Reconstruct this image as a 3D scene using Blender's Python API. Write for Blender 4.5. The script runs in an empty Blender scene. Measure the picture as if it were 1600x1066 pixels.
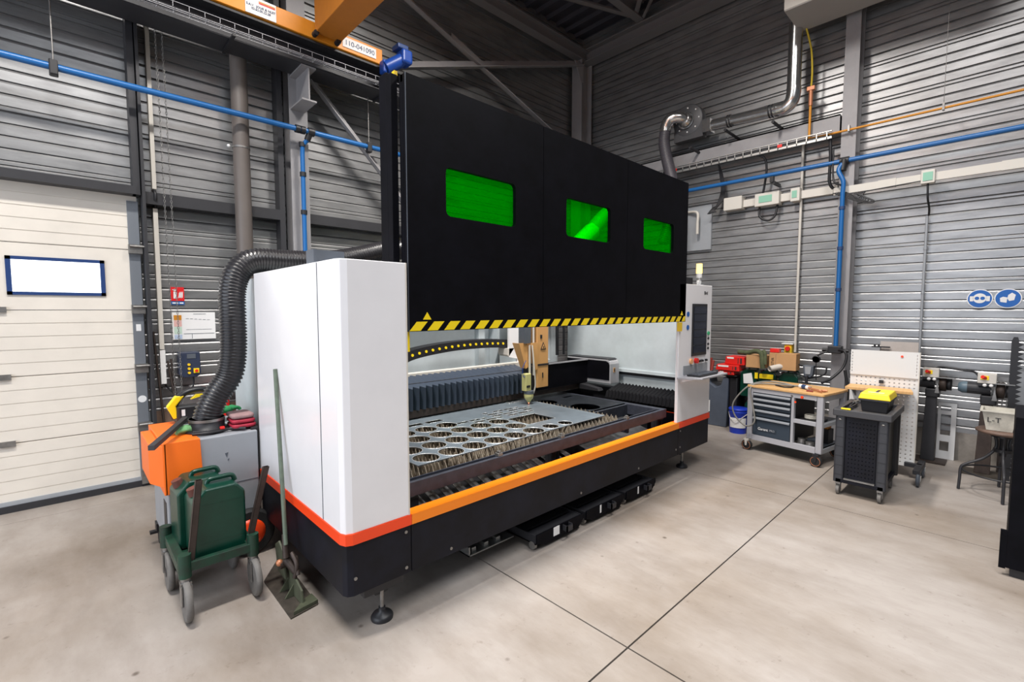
import bpy, bmesh, math, random
from mathutils import Vector, Matrix
random.seed(7)
C = bpy.context.scene.collection
sc = bpy.context.scene
PI = math.pi
# ------------------------------------------------------------------ camera
H = 1.85
pitch = math.atan(49 / 735.0); yaw = math.radians(46.56)
cd = bpy.data.cameras.new('camera'); cam = bpy.data.objects.new('camera', cd); C.objects.link(cam)
cd.sensor_width = 36.0; cd.lens = 735.0 / 1600.0 * 36.0; cd.clip_start = 0.05
fwd = Vector((math.cos(yaw) * math.cos(pitch), math.sin(yaw) * math.cos(pitch), -math.sin(pitch)))
cam.location = (0, 0, H); cam.rotation_euler = fwd.to_track_quat('-Z', 'Y').to_euler()
sc.camera = cam
# ------------------------------------------------------------------ world, lights, exposure
w = bpy.data.worlds.new('world'); sc.world = w; w.use_nodes = True
bg = w.node_tree.nodes['Background']; bg.inputs[0].default_value = (.86, .93, 1, 1); bg.inputs[1].default_value = 0.09
def area(name, loc, target, sx, sy, power, col, spread=PI):
    ld = bpy.data.lights.new(name, 'AREA'); ld.shape = 'RECTANGLE'; ld.size = sx; ld.size_y = sy
    ld.energy = power; ld.color = col; ld.spread = spread
    o = bpy.data.objects.new(name, ld); C.objects.link(o); o.location = loc
    o.rotation_euler = (Vector(target) - Vector(loc)).to_track_quat('-Z', 'Y').to_euler()
    return o
R_ = math.radians
area('bay_light_centre', (3.3, 2.7, 6.9), (3.3, 2.7, 0), 1.6, .4, 320, (1, .95, .89), R_(150))
area('bay_light_right', (4.3, .4, 6.9), (4.3, .4, 0), .4, 1.6, 150, (1, .97, .94), R_(140))
area('skylight_near', (1.0, -1.5, 7.0), (1.4, -.5, 0), 3.0, 2.0, 175, (.93, .96, 1), R_(140))
area('added_light_left', (-.3, 2.7, 6.9), (-.3, 2.7, 0), 1.6, .4, 300, (1, .96, .91), R_(150))  # added lamp, brightens the left floor and wall
area('left_fill', (-4.8, 2.0, 2.6), (2.0, 3.0, 1.0), 6.0, 4.5, 320, (.84, .9, 1))  # added cool fill from out of view, no doorway behind it
sc.view_settings.view_transform = 'Standard'; sc.view_settings.look = 'None'
sc.view_settings.gamma = 1; sc.view_settings.use_curve_mapping = False
sc.view_settings.exposure = 0.0

# ------------------------------------------------------------------ materials
_M = {}
def mat(name, col, rough=.5, metal=0.0, noise=0.0, scale=8.0, col2=None, bump=0.0, emit=None, estr=0.0, trans=0.0, coat=0.0, stretch=None, spec=None):
    if name in _M: return _M[name]
    m = bpy.data.materials.new(name); m.use_nodes = True; nt = m.node_tree; b = nt.nodes['Principled BSDF']
    c = (*col, 1); b.inputs['Base Color'].default_value = c
    b.inputs['Roughness'].default_value = rough; b.inputs['Metallic'].default_value = metal
    if spec is not None: b.inputs['Specular IOR Level'].default_value = spec
    if coat: b.inputs['Coat Weight'].default_value = coat
    if trans: b.inputs['Transmission Weight'].default_value = trans
    if emit: b.inputs['Emission Color'].default_value = (*emit, 1); b.inputs['Emission Strength'].default_value = estr
    if noise or bump:
        tc = nt.nodes.new('ShaderNodeTexCoord'); src = tc.outputs['Object']
        if stretch:
            mp = nt.nodes.new('ShaderNodeMapping'); mp.inputs['Scale'].default_value = stretch
            nt.links.new(src, mp.inputs[0]); src = mp.outputs[0]
        nz = nt.nodes.new('ShaderNodeTexNoise'); nz.inputs['Scale'].default_value = scale; nz.inputs['Detail'].default_value = 6; nz.inputs['Roughness'].default_value = .65
        nt.links.new(src, nz.inputs['Vector'])
        if noise:
            rp = nt.nodes.new('ShaderNodeValToRGB'); k = col2 or tuple(max(0, v * (1 - noise)) for v in col)
            rp.color_ramp.elements[0].position = .32; rp.color_ramp.elements[0].color = (*k, 1)
            rp.color_ramp.elements[1].position = .62; rp.color_ramp.elements[1].color = c
            nt.links.new(nz.outputs['Fac'], rp.inputs[0]); nt.links.new(rp.outputs[0], b.inputs['Base Color'])
        if bump:
            bp = nt.nodes.new('ShaderNodeBump'); bp.inputs['Strength'].default_value = bump; bp.inputs['Distance'].default_value = .01
            nt.links.new(nz.outputs['Fac'], bp.inputs['Height']); nt.links.new(bp.outputs[0], b.inputs['Normal'])
    _M[name] = m; return m
LINER = mat('galvanised_liner', (.37, .37, .375), .38, .72, .30, 2.2, stretch=(1, 1, 5))
PLINTH = mat('plinth_concrete', (.34, .31, .28), .9, 0, .35, 5, bump=.3)
DECK = mat('roof_deck', (.045, .045, .06), .7, .2)
STEEL = mat('grey_painted_steel', (.30, .29, .30), .5, .1, .15, 3)
STEELD = mat('dark_painted_steel', (.03, .03, .035), .5, .1, .2, 3)
ROOFST = mat('roof_steel', (.16, .155, .16), .6, .1)
WHITE = mat('white_machine_paint', (.88, .87, .89), .30, 0, .05, 2, coat=.2)
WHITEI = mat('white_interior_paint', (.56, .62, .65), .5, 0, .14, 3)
CREAM = mat('cream_door_panel', (.72, .67, .60), .55, 0, .08, 3, bump=.05)
BLACKP = mat('black_textured_paint', (.0035, .0035, .006), .6, 0, .5, 6, bump=.15, spec=.10)
BLACKS = mat('black_skirt_paint', (.006, .006, .009), .5, 0, .4, 5, col2=(.010, .011, .019), bump=.1, spec=.2)
BLACK = mat('black_plastic', (.015, .015, .018), .45)
RUBBER = mat('black_rubber', (.012, .012, .013), .7)
HOSE = mat('black_hose', (.022, .021, .024), .30, 0, .3, 20)
HOSEG = mat('grey_hose', (.055, .05, .06), .45)
ORANGE = mat('band_orange', (1.0, .25, .005), .4)
REDOR = mat('band_red_orange', (.95, .065, .008), .4)
UORANGE = mat('unit_orange', (.95, .17, .01), .5)
CRORANGE = mat('crane_orange', (.75, .27, .02), .45, 0, .1, 6)
CRBROWN = mat('crane_amber', (.50, .17, .02), .5, 0, .1, 6)
GREY = mat('grey_sheet_paint', (.36, .38, .41), .45, .1, .1, 4)
GREYD = mat('dark_grey_plastic', (.10, .115, .14), .5, 0, .15, 6)
LGREY = mat('light_grey_paint', (.42, .42, .45), .4, .1)
YELLOW = mat('signal_yellow', (.95, .70, .01), .45)
YEL2 = mat('deep_yellow', (.85, .55, .02), .45)
GREEN = mat('dark_green_plastic', (.003, .046, .028), .28, 0, .25, 9)
GREENP = mat('green_cart_paint', (.008, .05, .028), .45, 0, .5, 12, col2=(.014, .024, .018))
WOOD = mat('birch_worktop', (.72, .42, .17), .5, 0, .2, 6, stretch=(1, 8, 1))
WOODD = mat('old_wood_seat', (.16, .10, .075), .6, 0, .5, 9)
CARD = mat('cardboard', (.55, .31, .14), .8, 0, .1, 4)
RED = mat('red_plastic', (.75, .02, .015), .4)
CRIMS = mat('crimson_cloth', (.45, .02, .05), .6, 0, .2, 20)
BLUE = mat('blue_plastic', (.01, .04, .45), .4)
BLUEM = mat('blue_motor_paint', (.01, .055, .30), .35)
PIPEB = mat('blue_air_pipe', (.012, .12, .36), .35)
GASY = mat('ochre_gas_pipe', (.62, .25, .015), .45)
GASH = mat('yellow_gas_hose', (.62, .45, .02), .45)
CHROME = mat('bright_duct_steel', (.66, .66, .66), .22, .95, .2, 14, bump=.1)
SS = mat('dull_bare_steel', (.33, .32, .31), .38, .8, .3, 15)
RUST = mat('brown_steel', (.065, .047, .040), .5, .4, .4, 12)
SLAT = mat('slat_steel', (.55, .48, .38), .45, .35, .6, 25, col2=(.22, .17, .13))
SHEET = mat('cut_sheet_steel', (.24, .29, .34), .34, .4, .25, 5)
SHEETD = mat('dark_sheet_steel', (.07, .08, .10), .35, .7, .5, 5)
SHEETE = mat('sheet_cut_edge', (.7, .72, .74), .4, .6)
PALLET = mat('pallet_frame_steel', (.045, .05, .07), .5, .0, .4, 12)
BELL = mat('blue_grey_bellows', (.034, .048, .075), .5)
BELLK = mat('black_bellows', (.006, .006, .008), .6, spec=.2)
TAN = mat('tan_head_cover', (.68, .36, .13), .45)
GOLD = mat('pale_gold_sensor', (.62, .58, .25), .4)
SCREEN = mat('dark_screen', (.012, .017, .035), .12)
PALE = mat('pale_off_white', (.62, .59, .54), .5)
PAPER = mat('white_paper', (.82, .82, .82), .7)
SIGNB = mat('sign_blue', (.01, .12, .45), .5)
SIGNR = mat('sign_red', (.75, .01, .015), .5)
MINT = mat('mint_window', (.25, .50, .38), .3)
OLIVE = mat('olive_green_paint', (.085, .095, .06), .5, 0, .3, 15)
PLATEST = mat('tread_plate_steel', (.10, .085, .07), .55, .5, .5, 12)
TUBW = mat('old_white_tub', (.66, .63, .55), .6, 0, .35, 7, bump=.1)
TREAD = mat('grey_rubber_tread', (.17, .16, .15), .7, 0, .3, 12)
KHAKI = mat('khaki_cloth', (.10, .12, .06), .85, 0, .4, 20)
GGREEN = mat('green_glove_cloth', (.16, .38, .16), .85, 0, .3, 20)
DUSTY = mat('dusty_red_cloth', (.36, .22, .22), .85, 0, .2, 15)
PEG = mat('white_pegboard', (.72, .72, .72), .45)
HOLE = mat('dark_hole', (.03, .03, .03), .9)
BLK = mat('ink_black', (.02, .02, .02), .6)
INKB = mat('ink_navy', (.02, .05, .14), .6)
NAVY = mat('window_frame_navy', (.015, .045, .16), .4)
TRACK = mat('grey_door_track', (.22, .24, .27), .45, .4)
TRAYS = mat('galvanised_tray', (.55, .56, .55), .35, .8)
BRICK = mat('brown_board', (.22, .15, .11), .8, 0, .3, 6)
COPPER = mat('copper_tool', (.50, .20, .10), .4, .3)
BEACON = mat('beacon_glow', (1, .65, .1), .4, emit=(1, .62, .12), estr=4.5)
GLOWP = mat('daylit_pane', (.9, .95, 1), .2, emit=(.93, .97, 1), estr=3.2)
NOZ = mat('nozzle_glow', (1, .5, .3), .4, emit=(1, .35, .2), estr=1.5)

def glass_green():
    m = bpy.data.materials.new('green_laser_glass'); m.use_nodes = True; nt = m.node_tree; nt.nodes.clear()
    o = nt.nodes.new('ShaderNodeOutputMaterial'); a = nt.nodes.new('ShaderNodeBsdfTransparent'); a.inputs[0].default_value = (.01, .85, .02, 1)
    d = nt.nodes.new('ShaderNodeBsdfDiffuse'); d.inputs[0].default_value = (0, .9, .01, 1)
    tr = nt.nodes.new('ShaderNodeBsdfTranslucent'); tr.inputs[0].default_value = (0, .95, .01, 1)
    m1 = nt.nodes.new('ShaderNodeMixShader'); m1.inputs[0].default_value = .5; nt.links.new(d.outputs[0], m1.inputs[1]); nt.links.new(tr.outputs[0], m1.inputs[2])
    m2 = nt.nodes.new('ShaderNodeMixShader'); m2.inputs[0].default_value = .16; nt.links.new(a.outputs[0], m2.inputs[1]); nt.links.new(m1.outputs[0], m2.inputs[2])
    nt.links.new(m2.outputs[0], o.inputs[0]); return m
GGLASS = glass_green()

def floor_mat():
    m = bpy.data.materials.new('polished_concrete_floor'); m.use_nodes = True; nt = m.node_tree; b = nt.nodes['Principled BSDF']; N = nt.nodes.new; L = nt.links.new
    tc = N('ShaderNodeTexCoord')
    def nz(s, d=8, r=.6, st=None):
        n = N('ShaderNodeTexNoise'); n.inputs['Scale'].default_value = s; n.inputs['Detail'].default_value = d; n.inputs['Roughness'].default_value = r
        src = tc.outputs['Object']
        if st: mp = N('ShaderNodeMapping'); mp.inputs['Scale'].default_value = st; mp.inputs['Rotation'].default_value = (0, 0, .5); L(src, mp.inputs[0]); src = mp.outputs[0]
        L(src, n.inputs['Vector']); return n
    def ramp(n, p0, c0, p1, c1):
        r = N('ShaderNodeValToRGB'); r.color_ramp.elements[0].position = p0; r.color_ramp.elements[0].color = c0
        r.color_ramp.elements[1].position = p1; r.color_ramp.elements[1].color = c1; L(n.outputs['Fac'], r.inputs[0]); return r
    a = ramp(nz(.55), .35, (.26, .215, .175, 1), .62, (.375, .34, .315, 1))
    g = ramp(nz(3.2, 10, .7, (1, .35, 1)), .3, (.70, .67, .64, 1), .6, (1, 1, 1, 1))
    s = ramp(nz(16, 8, .75), .26, (.62, .58, .55, 1), .40, (1, 1, 1, 1))
    x1 = N('ShaderNodeMixRGB'); x1.blend_type = 'MULTIPLY'; x1.inputs[0].default_value = .85; L(a.outputs[0], x1.inputs[1]); L(g.outputs[0], x1.inputs[2])
    x2 = N('ShaderNodeMixRGB'); x2.blend_type = 'MULTIPLY'; x2.inputs[0].default_value = .95; L(x1.outputs[0], x2.inputs[1]); L(s.outputs[0], x2.inputs[2])
    vs = N('ShaderNodeTexVoronoi'); vs.inputs['Scale'].default_value = 2.1; L(tc.outputs['Object'], vs.inputs['Vector'])
    sp = N('ShaderNodeValToRGB'); sp.color_ramp.elements[0].position = .02; sp.color_ramp.elements[0].color = (.25, .2, .17, 1); sp.color_ramp.elements[1].position = .045; sp.color_ramp.elements[1].color = (1, 1, 1, 1); L(vs.outputs['Distance'], sp.inputs[0])
    x3 = N('ShaderNodeMixRGB'); x3.blend_type = 'MULTIPLY'; x3.inputs[0].default_value = .8; L(x2.outputs[0], x3.inputs[1]); L(sp.outputs[0], x3.inputs[2])
    L(x3.outputs[0], b.inputs['Base Color'])
    rr = N('ShaderNodeMapRange'); rr.inputs[3].default_value = .38; rr.inputs[4].default_value = .62; L(nz(5).outputs['Fac'], rr.inputs[0]); L(rr.outputs[0], b.inputs['Roughness'])
    bp = N('ShaderNodeBump'); bp.inputs['Strength'].default_value = .12; bp.inputs['Distance'].default_value = .004; L(nz(30).outputs['Fac'], bp.inputs['Height']); L(bp.outputs[0], b.inputs['Normal'])
    return m
FLOORM = floor_mat()

# ------------------------------------------------------------------ mesh helpers
def V(*a): return Vector(a)
class MB:
    def __init__(s): s.v = []; s.f = []; s.sm = []
    def add(s, vs, fs, smooth=False, M=None):
        n = len(s.v)
        s.v += [tuple(M @ Vector(p)) if M is not None else tuple(p) for p in vs]
        for f in fs: s.f.append(tuple(i + n for i in f)); s.sm.append(smooth)
        return s
    def box(s, x0, x1, y0, y1, z0, z1, M=None):
        return s.add([(x0, y0, z0), (x1, y0, z0), (x1, y1, z0), (x0, y1, z0), (x0, y0, z1), (x1, y0, z1), (x1, y1, z1), (x0, y1, z1)],
                     [(0, 3, 2, 1), (4, 5, 6, 7), (0, 1, 5, 4), (1, 2, 6, 5), (2, 3, 7, 6), (3, 0, 4, 7)], M=M)
    def cyl(s, p, q, r, r2=None, n=16, cap=True):
        p = Vector(p); q = Vector(q); r2 = r if r2 is None else r2; d = (q - p).normalized()
        a = d.orthogonal().normalized(); b = d.cross(a); vs = []
        for (c, rr) in ((p, r), (q, r2)):
            for i in range(n):
                t = 2 * PI * i / n; vs.append(c + a * (rr * math.cos(t)) + b * (rr * math.sin(t)))
        s.add(vs, [(i, (i + 1) % n, n + (i + 1) % n, n + i) for i in range(n)], True)
        if cap: s.add([vs[i] for i in range(n)], [tuple(reversed(range(n)))]); s.add([vs[n + i] for i in range(n)], [tuple(range(n))])
        return s
    def tube(s, pts, r, n=10, rf=None, closed=False, cap=True):
        P = [Vector(p) for p in pts]; m = len(P); vs = []; prev = None
        for i in range(m):
            d = (P[(i + 1) % m] - P[i - 1]) if closed else (P[min(i + 1, m - 1)] - P[max(i - 1, 0)])
            d.normalize()
            a = d.orthogonal().normalized() if prev is None else (prev - d * prev.dot(d)).normalized()
            prev = a; b = d.cross(a); rr = rf(i) if rf else r
            for k in range(n):
                t = 2 * PI * k / n; vs.append(P[i] + a * (rr * math.cos(t)) + b * (rr * math.sin(t)))
        fs = []
        for i in range(m if closed else m - 1):
            j = (i + 1) % m
            for k in range(n): fs.append((i * n + k, i * n + (k + 1) % n, j * n + (k + 1) % n, j * n + k))
        s.add(vs, fs, True)
        if cap and not closed: s.add(vs[:n], [tuple(reversed(range(n)))]); s.add(vs[-n:], [tuple(range(n))])
        return s
    def prism(s, poly, axis, a0, a1, M=None):
        """poly: list of 2-D points; axis 'x' -> (y,z), 'y' -> (x,z), 'z' -> (x,y)"""
        def mk(p, t): return {'x': (t, p[0], p[1]), 'y': (p[0], t, p[1]), 'z': (p[0], p[1], t)}[axis]
        n = len(poly); vs = [mk(p, a0) for p in poly] + [mk(p, a1) for p in poly]
        return s.add(vs, [tuple(reversed(range(n))), tuple(range(n, 2 * n))] + [(i, (i + 1) % n, n + (i + 1) % n, n + i) for i in range(n)], M=M)
    def lathe(s, prof, c, axis='z', n=24):
        vs = []
        for (r, h) in prof:
            for i in range(n):
                t = 2 * PI * i / n; u, w_ = r * math.cos(t), r * math.sin(t)
                vs.append({'z': (c[0] + u, c[1] + w_, c[2] + h), 'y': (c[0] + u, c[1] + h, c[2] + w_), 'x': (c[0] + h, c[1] + u, c[2] + w_)}[axis])
        fs = []
        for j in range(len(prof) - 1):
            for i in range(n): fs.append((j * n + i, j * n + (i + 1) % n, (j + 1) * n + (i + 1) % n, (j + 1) * n + i))
        s.add(vs, fs, True)
        if prof[0][0] > 1e-4: s.add(vs[:n], [tuple(range(n))])
        if prof[-1][0] > 1e-4: s.add(vs[-n:], [tuple(range(n))])
        return s
    def sphere(s, c, r, sc3=(1, 1, 1), n=16, m=10):
        pr = [(max(1e-5, r * math.sin(PI * j / m)), -r * math.cos(PI * j / m)) for j in range(m + 1)]
        t = MB().lathe(pr, (0, 0, 0), 'z', n)
        return s.add([(c[0] + p[0] * sc3[0], c[1] + p[1] * sc3[1], c[2] + p[2] * sc3[2]) for p in t.v], t.f, True)

def mesh_of(name, mb, off=(0, 0, 0)):
    me = bpy.data.meshes.new(name); me.from_pydata([(p[0] - off[0], p[1] - off[1], p[2] - off[2]) for p in mb.v], [], mb.f)
    bm = bmesh.new(); bm.from_mesh(me); bmesh.ops.recalc_face_normals(bm, faces=bm.faces)
    bm.to_mesh(me); bm.free()
    for p, sm in zip(me.polygons, mb.sm): p.use_smooth = sm
    return me
def bevel(o, wd, seg=2):
    m = o.modifiers.new('bevel', 'BEVEL'); m.width = wd; m.segments = seg; m.limit_method = 'ANGLE'; m.angle_limit = .6
    return o
def base_of(o):
    """world position of the top-level thing a part hangs under"""
    while o.parent: o = o.parent
    return o
def tag(o, label=None, cat=None, group=None, kind=None):
    if label: o['label'] = label
    if cat: o['category'] = cat
    if group: o['group'] = group
    if kind: o['kind'] = kind
    return o
def thing(name, label, cat, loc=(0, 0, 0), rz=0, group=None, kind=None):
    o = bpy.data.objects.new(name, None); C.objects.link(o); o.location = loc; o.rotation_euler = (0, 0, rz); o.empty_display_size = .1
    return tag(o, label, cat, group, kind)
def obj(name, mb, m, label=None, cat=None, group=None, kind=None, bev=0, seg=2):
    """a top-level one-mesh thing; mb is in world coordinates, origin goes to its base"""
    xs = [p[0] for p in mb.v]; ys = [p[1] for p in mb.v]; zs = [p[2] for p in mb.v]
    off = ((min(xs) + max(xs)) / 2, (min(ys) + max(ys)) / 2, min(zs))
    o = bpy.data.objects.new(name, mesh_of(name, mb, off)); o.location = off; o.data.materials.append(m); C.objects.link(o)
    if bev: bevel(o, bev, seg)
    return tag(o, label, cat, group, kind)
def part(name, mb, m, parent, bev=0, seg=2, world=True, label=None, kind=None):
    """a part; mb is in world coordinates when world is set (root unrotated), else in the root's frame"""
    off = base_of(parent).location if world else (0, 0, 0)
    o = bpy.data.objects.new(name, mesh_of(name, mb, off)); o.data.materials.append(m); C.objects.link(o); o.parent = parent
    if bev: bevel(o, bev, seg)
    return tag(o, label, kind=kind)
def B(*a): return MB().box(*a)
def cyl(*a, **k): return MB().cyl(*a, **k)
def tube(*a, **k): return MB().tube(*a, **k)
def copy_tree(o, parent=None):
    c = o.copy(); C.objects.link(c); c.parent = parent
    for ch in list(o.children): copy_tree(ch, c)
    return c
def smooth_path(pts, n=8):
    P = [Vector(p) for p in pts]; out = []
    for i in range(len(P) - 1):
        a = P[max(i - 1, 0)]; b = P[i]; c = P[i + 1]; d = P[min(i + 2, len(P) - 1)]
        for k in range(n):
            t = k / n
            out.append(.5 * ((2 * b) + (c - a) * t + (2 * a - 5 * b + 4 * c - d) * t * t + (3 * b - a - 3 * c + d) * t ** 3))
    out.append(P[-1]); return out
def corrugated(pts, r, pitch_=.03, amp=.012, n=18):
    P = smooth_path(pts, 12); cum = [0]
    for i in range(len(P) - 1): cum.append(cum[-1] + (P[i + 1] - P[i]).length)
    N_ = max(3, int(cum[-1] / (pitch_ / 3))); res = []; j = 0
    for k in range(N_ + 1):
        t = cum[-1] * k / N_
        while j < len(P) - 2 and cum[j + 1] < t: j += 1
        res.append(P[j] + (P[j + 1] - P[j]) * ((t - cum[j]) / max(1e-9, cum[j + 1] - cum[j])))
    return MB().tube(res, r, n=n, rf=lambda i: r + (amp if i % 3 == 0 else (-amp if i % 3 == 2 else 0)))
_fontcache = {}
def text(name, body, size, m, parent, M, ext=.001, world=True, xs=1.0):
    cu = bpy.data.curves.new(name, 'FONT'); cu.body = body; cu.size = size; cu.extrude = ext; cu.align_x = 'CENTER'; cu.align_y = 'CENTER'; cu.space_character = xs
    t = bpy.data.objects.new(name, cu); C.objects.link(t); dg = bpy.context.evaluated_depsgraph_get(); me = bpy.data.meshes.new_from_object(t.evaluated_get(dg))
    bpy.data.objects.remove(t); bpy.data.curves.remove(cu)
    off = Vector(base_of(parent).location) if world else Vector((0, 0, 0))
    me.transform(Matrix.Translation(-off) @ M); me.materials.clear(); me.materials.append(m)
    o = bpy.data.objects.new(name, me); C.objects.link(o); o.parent = parent; return o
def face_neg_y(x, y, z): return Matrix.Translation((x, y, z)) @ Matrix.Rotation(PI / 2, 4, 'X')
def face_neg_x(x, y, z): return Matrix.Translation((x, y, z)) @ Matrix.Rotation(-PI / 2, 4, 'Z') @ Matrix.Rotation(PI / 2, 4, 'X')
def holed_sheet(outer, holes, z, th):
    """flat plate with holes (world x,y) as a mesh builder"""
    cu = bpy.data.curves.new('tmp', 'CURVE'); cu.dimensions = '2D'; cu.fill_mode = 'BOTH'; cu.extrude = th / 2
    for lp in [outer] + holes:
        sp = cu.splines.new('POLY'); sp.points.add(len(lp) - 1)
        for i, p in enumerate(lp): sp.points[i].co = (p[0], p[1], 0, 1)
        sp.use_cyclic_u = True
    t = bpy.data.objects.new('tmp', cu); C.objects.link(t); dg = bpy.context.evaluated_depsgraph_get(); me = bpy.data.meshes.new_from_object(t.evaluated_get(dg))
    mb = MB(); mb.add([(v.co.x, v.co.y, v.co.z + z) for v in me.vertices], [tuple(p.vertices) for p in me.polygons])
    bpy.data.objects.remove(t); bpy.data.curves.remove(cu); bpy.data.meshes.remove(me); return mb
def circ(cx, cy, r, n=32, ry=None):
    ry = r if ry is None else ry
    return [(cx + r * math.cos(2 * PI * i / n), cy + ry * math.sin(2 * PI * i / n)) for i in range(n)]
def rect(x0, x1, y0, y1): return [(x0, y0), (x1, y0), (x1, y1), (x0, y1)]
def rrect(x0, x1, y0, y1, r, n=4):
    out = []
    for cx, cy, a in ((x1 - r, y1 - r, 0), (x0 + r, y1 - r, 1), (x0 + r, y0 + r, 2), (x1 - r, y0 + r, 3)):
        for k in range(n + 1): t = (a + k / n) * PI / 2; out.append((cx + r * math.cos(t), cy + r * math.sin(t)))
    return out
def swap_plate(mb, kind, off):
    """turn an xy plate (u,v,z) into a vertical one: kind 'y' -> (u, off, v) ; 'x' -> (off, u, v)"""
    mb.v = [(p[0], off + p[2], p[1]) if kind == 'y' else (off + p[2], p[0], p[1]) for p in mb.v]; return mb
def ibeam_x(x0, x1, yc, z0, z1, wf, tf=.02, tw=.015):
    return MB().box(x0, x1, yc - wf / 2, yc + wf / 2, z0, z0 + tf).box(x0, x1, yc - wf / 2, yc + wf / 2, z1 - tf, z1).box(x0, x1, yc - tw / 2, yc + tw / 2, z0 + tf, z1 - tf)
def icol(xc, yc, z0, z1, wx, wy, web='y', t=.02):
    m = MB()
    if web == 'y': m.box(xc - wx / 2, xc + wx / 2, yc - wy / 2, yc - wy / 2 + t, z0, z1).box(xc - wx / 2, xc + wx / 2, yc + wy / 2 - t, yc + wy / 2, z0, z1).box(xc - t / 2, xc + t / 2, yc - wy / 2 + t, yc + wy / 2 - t, z0, z1)
    else: m.box(xc - wx / 2, xc - wx / 2 + t, yc - wy / 2, yc + wy / 2, z0, z1).box(xc + wx / 2 - t, xc + wx / 2, yc - wy / 2, yc + wy / 2, z0, z1).box(xc - wx / 2 + t, xc + wx / 2 - t, yc - t / 2, yc + t / 2, z0, z1)
    return m

# ================================================================== THE SETTING
YL, XR, ZC = 6.27, 7.93, 7.35
S = 'structure'
# floor split into poured bays with thin open joints
mb = MB()
for (x0, x1) in ((-6, 2.148), (2.158, 5.125), (5.133, XR + .2)):
    for (y0, y1) in ((-5, 1.346), (1.356, 5.86), (5.865, YL + .2)): mb.box(x0, x1, y0, y1, -.2, 0)
obj('floor', mb, FLOORM, kind=S)
obj('floor_subbase', B(-6, XR + .2, -5, YL + .2, -.25, -.012), HOLE, kind=S)
def liner_profile(z0, z1):
    pts = [(0, z0)]; g = []
    k = 0; z = 1.73 - 10 * .48
    while z < z1 + .5:
        for dz in (-.022, .022): g.append((z + dz, .018, .008))
        for dz in (.13, .24, .35): g.append((z + dz, .024, .011))
        z += .48
    for zc, dep, hw in sorted(g):
        if zc - hw * 2.4 > z0 + .01 and zc + hw * 1.3 < z1 - .01:
            pts += [(0, zc - hw * 1.9), (dep * .42, zc - hw * .35), (dep, zc), (0, zc + hw * .55)]
    pts.append((0, z1)); return pts
def liner(name, axis, a0, a1, z0, z1, lim=ZC):
    pr = liner_profile(z0, z1); n = len(pr); mb = MB()
    if axis == 'x': vs = [(a0, YL + d, z) for d, z in pr] + [(a1, YL + d, z) for d, z in pr]; bk = (a0, a1, YL + .03, YL + .12, z0, z1)
    else: vs = [(XR + d, a0, z) for d, z in pr] + [(XR + d, a1, z) for d, z in pr]; bk = (XR + .03, XR + .12, a0, a1, z0, z1)
    mb.add(vs, [(i, i + 1, n + i + 1, n + i) for i in range(n - 1)]); mb.box(*bk)
    return obj(name, mb, LINER, kind=S)
liner('wall_left', 'x', .60, XR + .03, .76, ZC)
liner('wall_left_over_door', 'x', -5, .60, 3.03, ZC)
liner('wall_right', 'y', -4, YL + .03, .34, ZC)
obj('baseboard_left', B(.62, XR, YL - .02, YL + .12, 0, .76), BRICK, kind=S)
obj('baseboard_right', B(XR - .03, XR + .12, -4, YL, 0, .34), PLINTH, kind=S)
mb = B(-6, XR + .2, -5, YL + .2, ZC, ZC + .1)
for i in range(50): x = -5.8 + i * .28; mb.prism([(x, ZC), (x + .04, ZC - .05), (x + .10, ZC - .05), (x + .14, ZC)], 'y', -5, YL)
obj('ceiling', mb, DECK, kind=S)
# roof steel
obj('trim_eaves_beam_left', ibeam_x(-5, XR - .1, 6.02, 6.72, 6.92, .16), ROOFST, kind=S)
mb = MB().box(7.62, 7.86, -4, YL - .1, 6.92, 6.94).box(7.62, 7.86, -4, YL - .1, 6.70, 6.72).box(7.73, 7.75, -4, YL - .1, 6.72, 6.92)
obj('trim_eaves_beam_right', mb, ROOFST, kind=S)
obj('trim_roof_purlin', ibeam_x(-5, 7.62, 4.75, 6.95, 7.25, .14), ROOFST, kind=S)
obj('trim_roof_purlin', ibeam_x(-5, 7.62, 2.0, 6.95, 7.25, .14), ROOFST, kind=S)
def angle_bar(p, q, wd, th, up=(0, 0, 1)):
    p = Vector(p); q = Vector(q); d = (q - p).normalized(); u = (Vector(up) - d * d.dot(Vector(up))).normalized(); s_ = d.cross(u)
    m = MB()
    for (a, b) in ((wd, th), (th, wd)):
        vs = []
        for c in (p, q):
            for (i, j) in ((0, 0), (1, 0), (1, 1), (0, 1)): vs.append(c + u * (i * a) + s_ * (j * b))
        m.add(vs, [(0, 3, 2, 1), (4, 5, 6, 7), (0, 1, 5, 4), (1, 2, 6, 5), (2, 3, 7, 6), (3, 0, 4, 7)])
    return m
obj('trim_roof_brace', angle_bar((4.6, 5.95, 6.95), (7.6, 4.8, 6.98), .09, .012), ROOFST, kind=S)
obj('trim_roof_brace', angle_bar((7.6, 4.8, 6.98), (5.6, 3.0, 6.98), .09, .012), ROOFST, kind=S)
obj('trim_roof_brace', angle_bar((7.65, 4.7, 6.95), (7.5, 4.3, 7.3), .06, .012), ROOFST, kind=S)
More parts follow.
